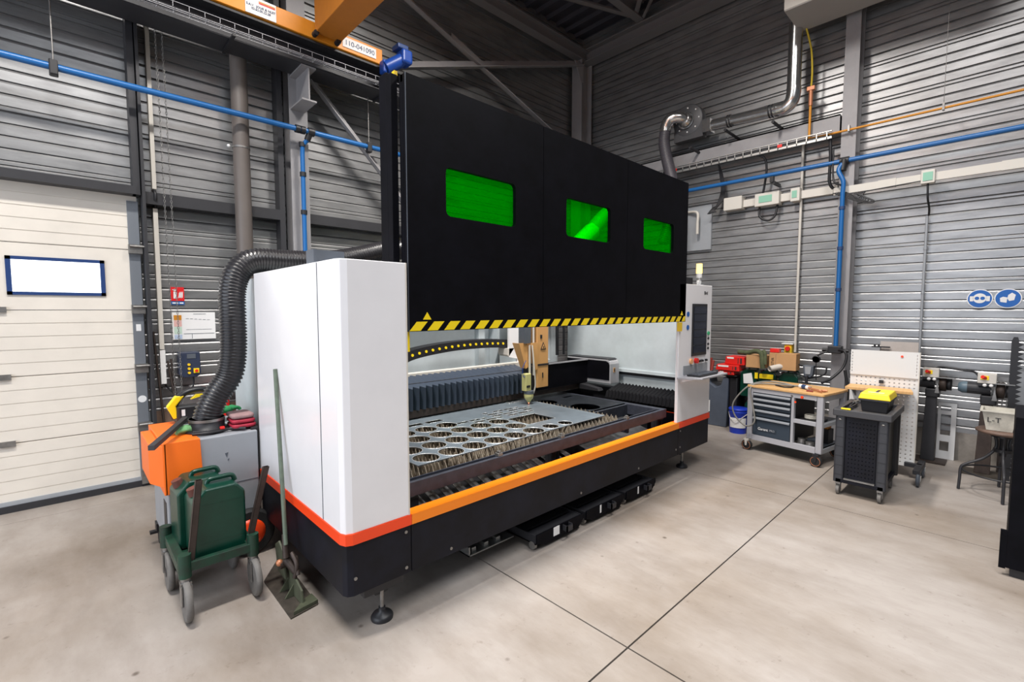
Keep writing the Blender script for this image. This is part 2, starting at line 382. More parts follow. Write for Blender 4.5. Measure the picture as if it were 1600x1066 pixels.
# corner column, wall columns, girts
obj('column_corner', icol(7.68, 6.08, 0, 6.72, .33, .24, 'x'), STEEL, kind=S)
m = icol(2.155, 6.14, 0, 6.75, .21, .22, 'y'); obj('column_left', m, STEEL, kind=S)
obj('column_left_post', B(1.93, 1.99, 6.1, 6.26, 0, 6.72), STEELD, kind=S)
obj('column_right', icol(7.79, 1.585, 0, 6.9, .26, .165, 'x', .015), STEEL, kind=S)
mb = B(.545, .60, 6.06, 6.26, 3.0, 6.75).box(.61, .635, 6.02, 6.26, 0, 6.75)
obj('column_door_post', mb, STEELD, kind=S)
obj('trim_lintel', B(-5, .57, 6.05, 6.27, 3.0, 3.08), STEELD, kind=S)
obj('trim_girt_left', MB().box(.64, 1.93, 6.1, 6.25, 2.93, 3.05).box(2.27, 7.5, 6.1, 6.25, 2.93, 3.05), STEELD, kind=S)
obj('trim_girt_right', MB().box(7.66, 7.92, 1.69, 5.95, 4.245, 4.265).box(7.66, 7.68, 1.69, 5.95, 4.265, 4.47).box(7.66, 7.92, 1.69, 5.95, 4.45, 4.47), STEEL, kind=S)
# brace angles on the left wall
def strut(name, p, q, w_=.1): return obj(name, angle_bar(p, q, w_, .012), STEEL, kind=S)
strut('trim_wall_brace', (3.2, 6.0, 5.06), (7.52, 6.0, 6.58), .11)
strut('trim_wall_brace', (2.27, 6.03, 6.62), (7.5, 6.03, 4.85), .09)
strut('trim_wall_brace', (2.27, 6.0, 4.62), (5.2, 6.0, 1.65), .08)
mb = MB().prism([(7.30, 6.62), (7.56, 6.62), (7.56, 6.28), (7.48, 6.28)], 'y', 5.95, 5.965)
obj('trim_gusset', mb, STEEL, kind=S)
mb = MB()
d_ = (Vector((7.5, 0, 4.85)) - Vector((2.27, 0, 6.62))).normalized()
for t in (-.28, -.18, -.08, .08, .18, .28):
    c = Vector((4.72, 5.97, 5.84)) + Vector((d_.x, 0, d_.z)) * t; mb.cyl(c, c + Vector((0, -.02, 0)), .014, n=8)
c = Vector((4.72, 5.985, 5.80))
obj('trim_splice_plate', MB().add([c + Vector((d_.x, 0, d_.z)) * a + Vector((-d_.z, 0, d_.x)) * b + Vector((0, y_, 0)) for y_ in (0, -.01) for a, b in ((-.36, 0), (.36, 0), (.36, .1), (-.36, .1))],
    [(0, 1, 2, 3), (7, 6, 5, 4), (0, 4, 5, 1), (1, 5, 6, 2), (2, 6, 7, 3), (3, 7, 4, 0)]), STEEL, kind=S)

# sectional door
d1 = bpy.data.objects.new('door_1', None); C.objects.link(d1); d1.location = (-1.5, 6.2, 0); d1['kind'] = S
for k in range(5):
    z0 = .06 + k * .61 if k == 0 else .02 + k * .61; z1 = min(.015 + (k + 1) * .61, 3.02)
    mb = MB(); n = 5; hz = (z1 - z0) / n; y = 6.20
    for i in range(n):
        a, b = z0 + i * hz, z0 + (i + 1) * hz
        mb.box(-4, .575, y + .006, 6.25, a, b)
        mb.box(-4, .575, y, y + .006, a + (.004 if i else .006), b - .004)
    if k == 3:
        mb = MB()
        mb.box(-4, -.375, y, 6.25, z0, z1).box(.30, .575, y, 6.25, z0, z1).box(-.375, .30, y, 6.25, z0, 1.985).box(-.375, .30, y, 6.25, 2.335, z1)
    part('door_panel', mb, CREAM, d1)
mb = MB(); F = [(-.375, .30, 1.985, 2.335)]
for x0, x1, z0, z1 in F: mb.box(x0, x1, 6.185, 6.21, z0, z0 + .03).box(x0, x1, 6.185, 6.21, z1 - .03, z1).box(x0, x0 + .035, 6.185, 6.21, z0, z1).box(x1 - .035, x1, 6.185, 6.21, z0, z1)
fr = part('window_frame', mb, NAVY, d1); part('window_pane', B(-.34, .265, 6.215, 6.22, 2.015, 2.305), GLOWP, fr)
part('bottom_seal', B(-4, .60, 6.17, 6.25, .0, .062), STEELD, d1)
part('bottom_rail', B(-4, .56, 6.185, 6.20, .062, .10), GREY, d1)
mb = MB()
for k in range(4): mb.box(-.43 + .0, -.32, 6.183, 6.2, .60 + k * .61, .68 + k * .61)
for k in range(1, 5):
    part('roller_hinge', MB().box(.49, .60, 6.13, 6.2, k * .61 - .02, k * .61 + .07).cyl((.5, 6.12, k * .61 + .05), (.63, 6.12, k * .61 + .05), .012, n=8), SS, d1)
for k in (1, 2, 3): part('centre_hinge', B(-.49, -.385, 6.175, 6.2, k * .61 - .005, k * .61 + .045), SS, d1)
part('end_stile', B(.495, .585, 6.185, 6.2, .1, 2.95), TRACK, d1)
part('bottom_bracket', B(.50, .64, 6.14, 6.2, .03, .17), SS, d1)
part('safety_sticker', cyl((.54, 6.184, .92), (.54, 6.183, .92), .036, n=20), PAPER, d1)
part('label_sticker', B(.52, .56, 6.183, 6.184, .33, .42), PALE, d1)
part('label_sticker', B(.52, .56, 6.183, 6.184, 1.63, 1.70), PAPER, d1)
# ================================================================== HIGH ON THE LEFT WALL
# crane runway, corbel, crane
mb = ibeam_x(-5, 7.3, 5.81, 4.63, 4.93, .34, .022, .02)
obj('trim_crane_runway', mb, STEELD, kind=S)
mb = MB().box(2.06, 2.225, 5.64, 6.03, 4.24, 4.258).box(2.135, 2.15, 5.64, 6.03, 4.258, 4.61).box(2.06, 2.225, 5.64, 6.03, 4.61, 4.628)
obj('trim_crane_corbel', mb, STEEL, kind=S)
mb = MB().cyl((2.11, 5.86, 4.42), (2.02, 5.86, 4.42), .03, n=12)
cr = thing('overhead_crane', 'orange overhead travelling crane on the runway beam above the door', 'crane', (2.3, 5.7, 4.93))
part('end_carriage', B(1.13, 3.06, 5.62, 5.84, 4.945, 5.13), CRORANGE, cr, bev=.006)
mb = B(2.20, 2.50, -3.5, 5.58, 4.99, 5.55)
part('girder', mb, CRBROWN, cr, bev=.008)
for x in (2.22, 2.48): part('fixing_bolt', cyl((x - .02, 5.6, 4.975), (x - .02, 5.53, 4.975), .03), BLACK, cr)
part('wheel_cover', cyl((1.28, 5.62, 5.01), (1.28, 5.612, 5.01), .035, n=24), CRORANGE, cr)
tm = part('travel_motor', MB().cyl((3.05, 5.52, 4.87), (3.26, 5.45, 5.02), .078, n=20), BLUEM, cr)
part('motor_fan_cover', MB().box(3.20, 3.35, 5.36, 5.54, 4.95, 5.12), BLUEM, tm, bev=.03, seg=3)
part('terminal_box', MB().box(3.15, 3.30, 5.38, 5.54, 5.11, 5.17), NAVY, tm, bev=.012)
part('gearbox', MB().box(3.00, 3.06, 5.48, 5.60, 4.80, 4.96), BLUEM, tm, bev=.02)
p1 = part('number_plate', B(2.54, 2.97, 5.612, 5.619, 4.985, 5.10), PAPER, cr); text('lettering', '110-041090', .080, INKB, p1, face_neg_y(2.757, 5.611, 5.04))
p2 = part('supplier_plate', B(1.50, 1.80, 5.612, 5.619, 4.95, 5.125), PAPER, cr)
part('colour_stripe', B(1.63, 1.79, 5.609, 5.612, 5.088, 5.10), GASY, p2); part('colour_stripe', B(1.63, 1.79, 5.609, 5.612, 5.074, 5.084), SIGNR, p2)
text('lettering', 'S.A.V.  JOUR & NUIT\n02.62.05.22.20', .032, INKB, p2, face_neg_y(1.65, 5.609, 5.02))
# wire cable tray along the runway
ct = thing('cable_tray', 'wire mesh cable tray running along the dark crane runway beam', 'cable tray', (1.5, 5.6, 4.66))
mb = MB()
for z in (4.665, 4.72, 4.775):
    mb.box(-3, 3.3, 5.60, 5.604, z, z + .004)
for i in range(48): x = -2.9 + i * .13; mb.box(x, x + .004, 5.60, 5.604, 4.665, 4.78).box(x, x + .004, 5.5, 5.604, 4.661, 4.665)
for y in (5.5, 5.53, 5.56): mb.box(-3, 3.3, y, y + .004, 4.661, 4.665)
part('wire_basket', mb, LGREY, ct)
part('cable', tube([(-3, 5.56, 4.68), (.4, 5.57, 4.682), (1.6, 5.55, 4.68), (2.4, 5.57, 4.684), (3.3, 5.56, 4.68)], .012), RUBBER, ct)
part('cable', tube([(-3, 5.53, 4.68), (.6, 5.53, 4.682), (1.7, 5.535, 4.68), (3.3, 5.53, 4.68)], .010), BLACK, ct)
for x in (1.36, 3.1): part('arm_bracket', MB().box(x - .015, x + .015, 5.50, 5.95, 4.60, 4.625), BLACK, ct)
# blue compressed air pipe
bp = thing('air_pipe', 'blue compressed air pipe hung along the left wall below the crane runway', 'pipe', (1.0, 5.87, 3.96))
part('pipe_run', cyl((-4, 5.87, 3.975), (4.6, 5.87, 3.975), .030), PIPEB, bp)
part('drop_pipe', tube([(2.21, 5.87, 3.97), (2.2, 5.9, 3.88), (2.155, 5.93, 3.82), (2.15, 5.93, 3.7), (2.15, 5.93, 1.3)], .026), PIPEB, bp)
for x in (2.08, 2.14): part('coupling', cyl((x - .025, 5.87, 3.975), (x + .025, 5.87, 3.975), .045), BLACK, bp)
part('tee_fitting', MB().cyl((2.20, 5.87, 3.975), (2.27, 5.87, 3.975), .048).cyl((2.225, 5.87, 3.97), (2.2, 5.9, 3.88), .036), BLACK, bp)
for z in (3.80, 3.45, 3.0): part('clip', cyl((2.15, 5.93, z), (2.15, 5.93, z + .05), .036), BLACK, bp)
for x, z1 in ((.02, 6.8), (2.98, 4.6)):
    h = part('hanger_clamp', MB().box(x - .03, x + .03, 5.83, 5.91, 3.90, 4.03), BLACK, bp, bev=.01); part('hanger_rod', cyl((x, 5.87, 4.03), (x, 5.87, z1), .006, n=6), SS, h)
# brown downpipe
dp = thing('downpipe', 'brown rainwater downpipe standing against the left wall beside the grey column', 'pipe', (1.525, 6.02, 0))
part('pipe_run', cyl((1.525, 6.06, 0), (1.525, 6.06, 6.7), .085, n=24), RUST if 0 else mat('brown_pipe', (.135, .115, .105), .45, 0, .1, 4), dp)
part('pipe_collar', cyl((1.525, 6.06, 3.66), (1.525, 6.06, 3.68), .09, n=24), SS, dp); part('collar_bolt', MB().sphere((1.40, 6.06, 3.67), .018), PAPER, dp)
# white conduit + chain near the door
cc = thing('cable_conduit', 'white plastic cable conduit running down the wall beside the door frame', 'conduit', (.735, 6.2, 1.1))
part('upper_length', B(.71, .745, 6.16, 6.25, 3.1, 4.75), PALE, cc); part('lower_length', B(.705, .745, 6.16, 6.25, 1.43, 2.9), PALE, cc); part('end_length', B(.705, .75, 6.16, 6.25, 1.06, 1.42), PAPER, cc)
part('rubber_bridge', tube([(.727, 6.19, 3.1), (.72, 6.05, 3.02), (.727, 6.19, 2.9)], .014), BLACK, cc)
ch = thing('door_chain', 'long slack hoist chain of the roller door hanging beside the white conduit', 'chain', (.79, 6.0, .7))
for x0, x1 in ((.775, .80), (.83, .86)):
    pts = []; N_ = 420
    mb = MB()
    for i in range(150):
        z = .75 + i * .026; x = x0 + (x1 - x0) * (1 - i / 150.0); a = i % 2
        mb.tube([(x + (.007 if a else 0) * s_, 6.0 + (0 if a else .007) * s_, z + dz) for s_, dz in ((1, -.009), (1, .009), (0, .017), (-1, .009), (-1, -.009), (0, -.017))], .0028, n=4, closed=True)
    part('chain_strand', mb, SS, ch)
# signs and boxes on the left wall
fs = thing('fire_extinguisher_sign', 'red fire extinguisher sign with white pictograms on the liner wall', 'sign', (.895, 6.26, 1.91))
part('red_panel', B(.835, .955, 6.255, 6.262, 1.945, 2.095), SIGNR, fs); part('blue_strip', B(.835, .955, 6.255, 6.262, 1.905, 1.94), SIGNB, fs)
part('extinguisher_pictogram', MB().box(.858, .885, 6.252, 6.256, 1.97, 2.045).cyl((.87, 6.252, 2.062), (.87, 6.256, 2.062), .012, n=12).box(.85, .875, 6.252, 6.256, 2.062, 2.07), PAPER, fs)
mb = MB()
for k in range(3): mb.prism([(.90 + k * .014, 1.975), (.912 + k * .014, 1.985), (.92 + k * .012, 2.05), (.908 + k * .012, 2.03)], 'y', 6.252, 6.256)
part('flame_pictogram', mb, PAPER, fs); part('strip_pictogram', MB().box(.845, .875, 6.252, 6.256, 1.915, 1.93).box(.885, .9, 6.252, 6.256, 1.915, 1.93).box(.91, .945, 6.252, 6.256, 1.915, 1.93), PAPER, fs)
pl = thing('evacuation_plan', 'white evacuation plan board with coloured legend fixed under the fire sign', 'notice', (1.035, 6.25, 1.52))
part('board', B(.835, 1.24, 6.252, 6.262, 1.52, 1.82), PAPER, pl, bev=.003)
for z0, z1, mm in ((1.735, 1.79, GASY), (1.665, 1.73, mat('legend_pink', (.75, .45, .42), .7)), (1.585, 1.66, mat('legend_green', (.55, .70, .60), .7)), (1.53, 1.575, mat('legend_blue', (.45, .55, .72), .7))): part('legend_block', B(.85, .92, 6.249, 6.253, z0, z1), mm, pl)
mb = MB().box(.935, 1.225, 6.249, 6.253, 1.582, 1.586).box(1.01, 1.014, 6.249, 6.253, 1.53, 1.58)
for a in range(6): mb.box(.96 + a * .04, .985 + a * .04, 6.249, 6.253, 1.75 - .003 * a, 1.753 - .003 * a)
mb.box(.96, 1.2, 6.249, 6.253, 1.63, 1.632).box(1.03, 1.15, 6.249, 6.253, 1.80, 1.804)
part('plan_lines', mb, GREYD, pl)
dc = thing('door_controller', 'navy wall-mounted door control box with yellow buttons and red switch', 'control box', (.95, 6.2, 1.1))
part('housing', MB().prism([(.855, 1.15), (.90, 1.115), (1.02, 1.115), (1.055, 1.15), (1.05, 1.39), (.86, 1.39)], 'y', 6.10, 6.25), mat('controller_navy', (.03, .04, .075), .4), dc, bev=.008)
part('display', B(.93, 1.01, 6.095, 6.101, 1.32, 1.37), GREYD, dc)
for z in (1.255, 1.21, 1.165): part('push_button', cyl((.945, 6.10, z), (.945, 6.088, z), .014, n=14), YEL2, dc)
sw = part('switch_plate', B(.985, 1.035, 6.085, 6.10, 1.16, 1.21), YELLOW, dc); part('switch_knob', cyl((1.01, 6.085, 1.185), (1.01, 6.07, 1.185), .015, n=14), RED, sw)
part('supply_cable', tube(smooth_path([(.99, 6.16, 1.115), (.985, 6.15, 1.02), (.93, 6.14, .93), (.84, 6.15, .93), (.77, 6.18, 1.0), (.73, 6.2, 1.07)]), .009), BLACK, dc)
for k, (x0, x1, z1, n_) in enumerate(((.66, .70, 1.62, 'rusty thin steel bar leaning in the gap beside the door track'), (.80, .84, 1.32, 'rusty flat steel bar leaning below the control box'), (.77, .86, 1.30, 'brown round steel bar leaning behind the orange extractor'))):
    m_ = cyl((x1 + .03, 6.02 - .04 * k, 0), (x0, 6.2 - .01 * k, z1), .011, n=8); obj('steel_bar', m_, RUST, n_, 'bar')

# ================================================================== RIGHT WALL SERVICES
bp = thing('air_pipe', 'blue compressed air pipe bracketed along the right wall above the white trunking', 'pipe', (7.63, 1.6, 3.8))
part('pipe_run', cyl((7.63, 5.5, 3.83), (7.63, -3.5, 3.83), .030), PIPEB, bp)
part('drop_pipe', tube(smooth_path([(7.6, 1.62, 3.80), (7.57, 1.66, 3.70), (7.56, 1.60, 3.55), (7.56, 1.60, 3.4)], 5) + [Vector((7.56, 1.60, 1.36))], .028), PIPEB, bp)
part('tee_fitting', MB().cyl((7.63, 1.56, 3.83), (7.63, 1.66, 3.83), .05).cyl((7.61, 1.61, 3.84), (7.6, 1.62, 3.70), .04), BLACK, bp)
part('outlet_manifold', MB().box(7.50, 7.60, 1.52, 1.68, 1.26, 1.36).cyl((7.55, 1.45, 1.30), (7.55, 1.75, 1.30), .025), BLACK, bp, bev=.01)
for z in (3.18, 2.65, 2.1): part('clip', cyl((7.56, 1.60, z), (7.56, 1.60, z + .04), .036), INKB, bp)
part('wall_bracket', MB().box(7.60, 7.66, 2.47, 2.52, 3.72, 3.80).box(7.62, 7.9, 2.46, 2.49, 3.69, 3.735), BLACK, bp)
# trunking
tr = thing('cable_trunking', 'cream dado trunking carrying sockets along the right wall', 'trunking', (7.84, .5, 3.42))
for a, b in ((3.0, 2.76), (2.44, 2.29), (2.17, 1.72)): part('trunking_length', B(7.82, 7.9, b, a, 3.46, 3.57), PALE, tr)
mb = B(7.64, 7.675, -3.5, 1.72, 3.40, 3.495); part('trunking_length', mb, PALE, tr)
for y in (1.15, .05, -.6): part('joint_cover', B(7.633, 7.68, y - .09, y + .09, 3.395, 3.50), PALE, tr)
part('junction_box', B(7.74, 7.9, 2.96, 3.24, 3.43, 3.63), PALE, tr, bev=.008)
for y0, y1, x0 in ((2.43, 2.77, 7.74), (2.16, 2.28, 7.74)):
    bx = part('socket_box', B(x0, 7.9, y0, y1, 3.42, 3.61), PALE, tr, bev=.008); part('mint_cover', B(x0 - .006, x0, y0 + .28 * (y1 - y0), y1 - .18 * (y1 - y0), 3.47, 3.57), MINT, bx)
bx = part('socket_box', B(7.60, 7.7, .69, .82, 3.37, 3.53), PALE, tr, bev=.008); part('mint_cover', B(7.593, 7.60, .71, .80, 3.40, 3.50), MINT, bx)
part('power_lead', tube(smooth_path([(7.64, .755, 3.37), (7.66, .75, 3.2), (7.8, .745, 3.10), (7.85, .75, 3.02)]), .011), BLACK, tr)
part('cable_loop', tube(smooth_path([(7.82, 2.72, 3.42), (7.80, 2.71, 3.28), (7.79, 2.6, 3.20), (7.80, 2.5, 3.25), (7.82, 2.47, 3.42)]), .016), BLACK, tr)
cb = thing('steel_conduit', 'thin grey steel conduit running down the wall from the mint socket', 'conduit', (7.86, .765, .34))
part('conduit_run', cyl((7.86, .765, .9), (7.86, .765, 3.02), .014), GREY, cb)
for z in (2.05, 2.6): part('conduit_clip', cyl((7.86, .765, z), (7.86, .765, z + .03), .02), GREY, cb)
cb = thing('white_conduit', 'thin white conduit dropping down the right wall to the emergency switch', 'conduit', (7.86, 2.17, 1.2))
part('conduit_run', cyl((7.86, 2.17, 1.22), (7.86, 2.17, 4.25), .018), PALE, cb)
# cable ladder with cables under the girt
cl = thing('cable_ladder', 'steel cable ladder with dark cables mounted under the right wall girt', 'cable ladder', (7.6, 3.8, 4.1))
mb = MB().box(7.54, 7.57, 1.75, 5.8, 4.14, 4.17).box(7.54, 7.57, 1.75, 5.8, 4.235, 4.245)
for i in range(34): y = 1.8 + i * .12; mb.box(7.54, 7.55, y, y + .012, 4.14, 4.24)
part('ladder_rails', mb, TRAYS, cl); part('cable_bundle', tube(smooth_path([(7.6, 5.8, 4.17), (7.6, 4.4, 4.19), (7.59, 3.4, 4.18), (7.6, 2.8, 4.2), (7.6, 1.8, 4.18)]), .03), BLACK, cl)
for y in (3.95, 2.35): part('red_cable_end', B(7.53, 7.545, y, y + .06, 4.17, 4.21), RED, cl)
mb = MB()
for k in range(6): mb.tube(smooth_path([(7.6, 3.28, 4.16), (7.72, 3.26 + .008 * k, 4.0), (7.78, 3.24 + .012 * k, 3.75), (7.76, 3.30 + .02 * k, 3.56 - .02 * k), (7.74, 3.42 + .015 * k, 3.50 - .015 * k), (7.76, 3.36, 3.44)]), .009)
part('hanging_cables', mb, BLACK, cl)
part('hanging_cables', tube(smooth_path([(7.6, 2.95, 4.2), (7.66, 2.66, 4.14), (7.7, 2.60, 3.95), (7.76, 2.66, 3.6)]), .016), BLACK, cl)
part('hanging_cables', MB().tube(smooth_path([(7.6, 1.78, 4.2), (7.62, 1.77, 3.9), (7.66, 1.78, 3.6), (7.7, 1.74, 3.5)]), .02).tube(smooth_path([(7.62, 1.74, 4.0), (7.6, 1.72, 3.6), (7.55, 1.62, 3.5)]), .012), BLACK, cl)
mb = MB()
for k in range(7): mb.tube(smooth_path([(7.6, 1.6 + .02 * k, 3.42), (7.58, 1.50 - .02 * k, 3.36 - .02 * k), (7.58, 1.44 - .03 * k, 3.30 - .01 * k), (7.6, 1.36 + .02 * k, 3.38)]), .007, n=6)
part('cable_tangle', mb, BLACK, cl)
part('cable_tangle', tube(smooth_path([(7.6, 1.4, 3.38), (7.58, 1.2, 3.385), (7.6, .95, 3.40), (7.62, .8, 3.41)]), .007, n=6), BLACK, cl)
# bright wall plate and hook near the console
obj('wall_plate', B(7.88, 7.925, 3.49, 4.2, 2.86, 3.60), GREY, 'flat galvanised plate on the right wall just behind the machine door edge', 'panel')
obj('wall_hook', MB().tube(smooth_path([(7.86, 3.9, 3.52), (7.8, 3.7, 3.48), (7.78, 3.68, 3.3)]), .022).cyl((7.78, 3.68, 3.3), (7.78, 3.68, 3.12), .024), PALE, 'white bent pipe hook in front of the flat galvanised plate', 'pipe')
# extraction fan, ducts
fn = thing('extraction_fan', 'dark round centrifugal fan with bolted rim on the upper right wall', 'fan', (7.6, 3.75, 4.6))
pr = [(.0001, 0), (.235, 0), (.25, .01), (.25, .13), (.235, .14), (.0001, .14)]
part('fan_scroll', MB().lathe(pr, (7.50, 3.76, 4.93), 'x', 32).prism([(3.99, 4.93), (3.52, 4.93), (3.50, 4.62), (3.99, 4.62)], 'x', 7.505, 7.635), mat('fan_housing', (.07, .07, .075), .5, .2), fn)
part('outlet_flange', B(7.48, 7.65, 3.38, 3.5, 4.66, 4.86), CHROME, fn)
for k in range(8): t = 2 * PI * k / 8; part('rim_bolt', MB().sphere((7.497, 3.76 + .19 * math.cos(t), 4.93 + .19 * math.sin(t)), .012), PAPER, fn)
el = thing('fan_inlet_elbow', 'bright steel elbow on the fan inlet above the grey flexible hose', 'duct elbow', (7.38, 3.9, 4.85))
pts = smooth_path([(7.49, 3.78, 4.93), (7.40, 3.80, 4.95), (7.33, 3.88, 4.96), (7.29, 3.97, 4.93), (7.28, 4.02, 4.84), (7.28, 4.03, 4.76)], 5)
part('elbow_pipe', MB().tube(pts, .09, n=24).cyl((7.495, 3.78, 4.93), (7.47, 3.78, 4.93), .135, n=28).cyl((7.47, 3.78, 4.93), (7.42, 3.79, 4.94), .12, .105, n=28), CHROME, el)
fh = thing('flexible_hose', 'grey ribbed flexible hose dropping from the wall fan behind the black door', 'hose', (7.2, 3.9, 2.6))
part('hose_run', corrugated([(7.28, 4.03, 4.76), (7.27, 4.04, 4.6), (7.24, 3.98, 4.35), (7.18, 3.87, 4.05), (7.10, 3.78, 3.8), (7.05, 3.76, 3.4), (6.95, 3.85, 2.9)], .085, .03, .006), HOSEG, fh)
dt = thing('spiral_duct', 'bright steel round duct rising from the wall fan to the hanging heater', 'duct', (7.45, 2.6, 4.6))
pts = [Vector((7.56, 3.38, 4.76)), Vector((7.45, 3.2, 4.70))]
part('duct_run', cyl((7.56, 3.36, 4.76), (7.42, 2.38, 4.66), .085, n=24), CHROME, dt)
pts = smooth_path([(7.43, 2.42, 4.665), (7.42, 2.30, 4.66), (7.41, 2.215, 4.72), (7.41, 2.19, 4.82), (7.41, 2.19, 4.90)], 6)
part('duct_elbow', tube(pts, .09, n=24), CHROME, dt); part('duct_riser', cyl((7.41, 2.19, 4.89), (7.41, 2.19, 5.75), .085, n=24), CHROME, dt)
mb = MB()
for y, z in ((3.10, 4.735), (3.06, 4.731), (2.48, 4.672), (2.44, 4.668)): x = 7.42 + (y - 2.38) * .143; mb.lathe([(.085, 0), (.094, .003), (.094, .017), (.085, .02)], (x, y, z), 'y', 24)
part('duct_clamp', mb, BLACK, dt)
for y, z in ((3.05, 4.55), (2.38, 4.48), (3.6, 4.42)): part('pipe_bracket', MB().cyl((7.40, y + .06, z + .03), (7.9, y, z - .03), .022), STEELD, dt)
# heater
ht = thing('unit_heater', 'white gas unit heater hanging at the top of the right wall', 'heater', (7.17, 1.5, 5.66))
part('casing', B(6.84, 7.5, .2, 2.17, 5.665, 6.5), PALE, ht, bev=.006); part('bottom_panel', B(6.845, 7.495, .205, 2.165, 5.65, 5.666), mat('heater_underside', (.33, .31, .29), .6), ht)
text('lettering', 'Radia', .075, SIGNR, ht, face_neg_x(6.836, 1.98, 5.76))
# gas line
gl = thing('gas_pipe', 'ochre gas pipe with valve rising to the heater and crossing the right wall', 'pipe', (7.6, 1.5, 4.2))
part('pipe_run', MB().cyl((7.6, 2.03, 4.215), (7.6, -3.5, 4.215), .014).cyl((7.6, 2.03, 4.20), (7.6, 2.03, 4.66), .016), GASY, gl)
part('valve', MB().box(7.57, 7.63, 1.98, 2.08, 4.86, 4.92).cyl((7.6, 2.03, 4.66), (7.6, 2.03, 4.90), .026), COPPER, gl, bev=.008)
part('gas_hose', tube(smooth_path([(7.6, 2.03, 4.9), (7.58, 2.02, 5.1), (7.56, 2.03, 5.35), (7.52, 2.05, 5.5), (7.46, 2.08, 5.66)]), .012), GASH, gl)
for y in (.64, 1.56): part('pipe_clip', MB().box(7.57, 7.63, y, y + .02, 4.19, 4.27), SS, gl)
part('hanger_wire', cyl((7.6, .65, 4.25), (7.6, .65, 6.7), .003, n=5), SS, gl)
# safety signs
for y, nm, lb in ((.253, 'ear_protection_sign', 'round blue sign with face wearing goggles and ear defenders'), (.021, 'glove_sign', 'round blue sign with white gloves pictogram')):
    s_ = thing(nm, lb + ' on the right wall', 'sign', (7.92, y, 1.87))
    part('white_border', cyl((7.928, y, 1.98), (7.915, y, 1.98), .112, n=40), PAPER, s_); part('blue_disc', cyl((7.915, y, 1.98), (7.912, y, 1.98), .102, n=40), SIGNB, s_)
    x = 7.912
    if nm[0] == 'e':
        part('pictogram', MB().cyl((x, y, 1.985), (x - .002, y, 1.985), .058, n=24).prism([(y - .085, 1.95), (y - .055, 1.95), (y - .055, 2.01), (y - .085, 2.01)], 'x', x - .002, x).prism([(y + .085, 1.95), (y + .055, 1.95), (y + .055, 2.01), (y + .085, 2.01)], 'x', x - .002, x), PAPER, s_)
        part('goggles_pictogram', MB().cyl((x - .002, y - .024, 1.985), (x - .004, y - .024, 1.985), .02, n=16).cyl((x - .002, y + .024, 1.985), (x - .004, y + .024, 1.985), .02, n=16), SIGNB, s_)
    else:
        part('pictogram', MB().prism([(y + .06, 1.94), (y + .01, 1.93), (y + .005, 1.99), (y + .04, 2.0), (y + .065, 1.985)], 'x', x - .002, x).prism([(y - .01, 1.95), (y - .05, 1.96), (y - .06, 2.02), (y - .03, 2.045), (y + .0, 2.02), (y + .005, 1.98)], 'x', x - .002, x), PAPER, s_)
es = thing('emergency_switch', 'yellow isolator box with red knob on the right wall beside the white conduit', 'switch', (7.85, 2.25, 1.2))
part('switch_body', B(7.80, 7.9, 2.20, 2.30, 1.19, 1.33), YEL2, es, bev=.008); part('red_knob', cyl((7.80, 2.25, 1.27), (7.77, 2.25, 1.27), .033, n=20), RED, es)
part('white_hood', B(7.78, 7.9, 2.18, 2.33, 1.335, 1.35), PAPER, es); part('cable_gland', MB().cyl((7.84, 2.25, 1.19), (7.84, 2.25, 1.15), .018).tube(smooth_path([(7.84, 2.25, 1.15), (7.84, 2.2, 1.12), (7.86, 2.16, 1.2)]), .012), BLACK, es)
# ================================================================== THE LASER CUTTING MACHINE
lm = thing('laser_cutting_machine', 'large white and black laser cutting machine with raised door and orange band', 'machine', (3.3, 3.5, 0))
FY = 2.42
def rbox(x0, x1, y0, y1, z0, z1, r=.03): return MB().prism(rrect(x0, x1, y0, y1, r), 'z', z0, z1)
cab = part('left_cabinet', MB().prism([(1.04, 3.93), (1.04, 2.47), (1.055, 2.435), (1.09, 2.42), (1.444, 2.42), (1.444, 2.50), (1.43, 2.62), (1.43, 3.93)], 'z', .62, 2.12), WHITE, lm, bev=.004)
part('seam_strip', B(1.037, 1.0405, 2.70, 2.704, .625, 2.115), GREYD, cab)
part('rear_panel', B(1.10, 1.44, 3.93, 4.86, .30, 2.10), WHITEI, lm)
part('edge_trim', B(1.438, 1.447, 2.418, 2.43, .62, 2.12), CREAM, cab)
part('cabinet_skirt', MB().prism([(1.045, 3.93), (1.045, 2.47), (1.06, 2.44), (1.09, 2.425), (1.455, 2.425), (1.455, 2.47), (1.12, 2.47), (1.12, 3.93)], 'z', .26, .56), BLACKS, lm, bev=.003)
part('red_orange_band', MB().prism([(1.035, 3.93), (1.035, 2.47), (1.05, 2.43), (1.085, 2.414), (1.455, 2.414), (1.455, 2.5), (1.12, 2.5), (1.12, 3.93)], 'z', .558, .62), REDOR, lm)
part('front_skirt', B(1.459, 4.79, 2.425, 2.47, .26, .56), BLACKS, lm, bev=.003)
part('orange_band', B(1.457, 4.79, 2.414, 2.50, .558, .62), ORANGE, lm)
part('console_skirt', MB().box(4.794, 5.54, 2.425, 2.47, .26, .56).box(5.46, 5.54, 2.47, 3.1, .26, .56), BLACKS, lm, bev=.003)
part('red_orange_band', MB().box(4.792, 5.545, 2.414, 2.50, .558, .62).box(5.46, 5.545, 2.5, 3.1, .558, .62), REDOR, lm)
for x, z in ((1.42, .52), (1.42, .30), (1.75, .30), (1.10, .36), (3.1, .30), (4.75, .33), (4.84, .52), (4.84, .34), (4.0, .30)):
    part('skirt_screw', cyl((x, 2.426, z), (x, 2.42, z), .010, n=10), SS, lm)
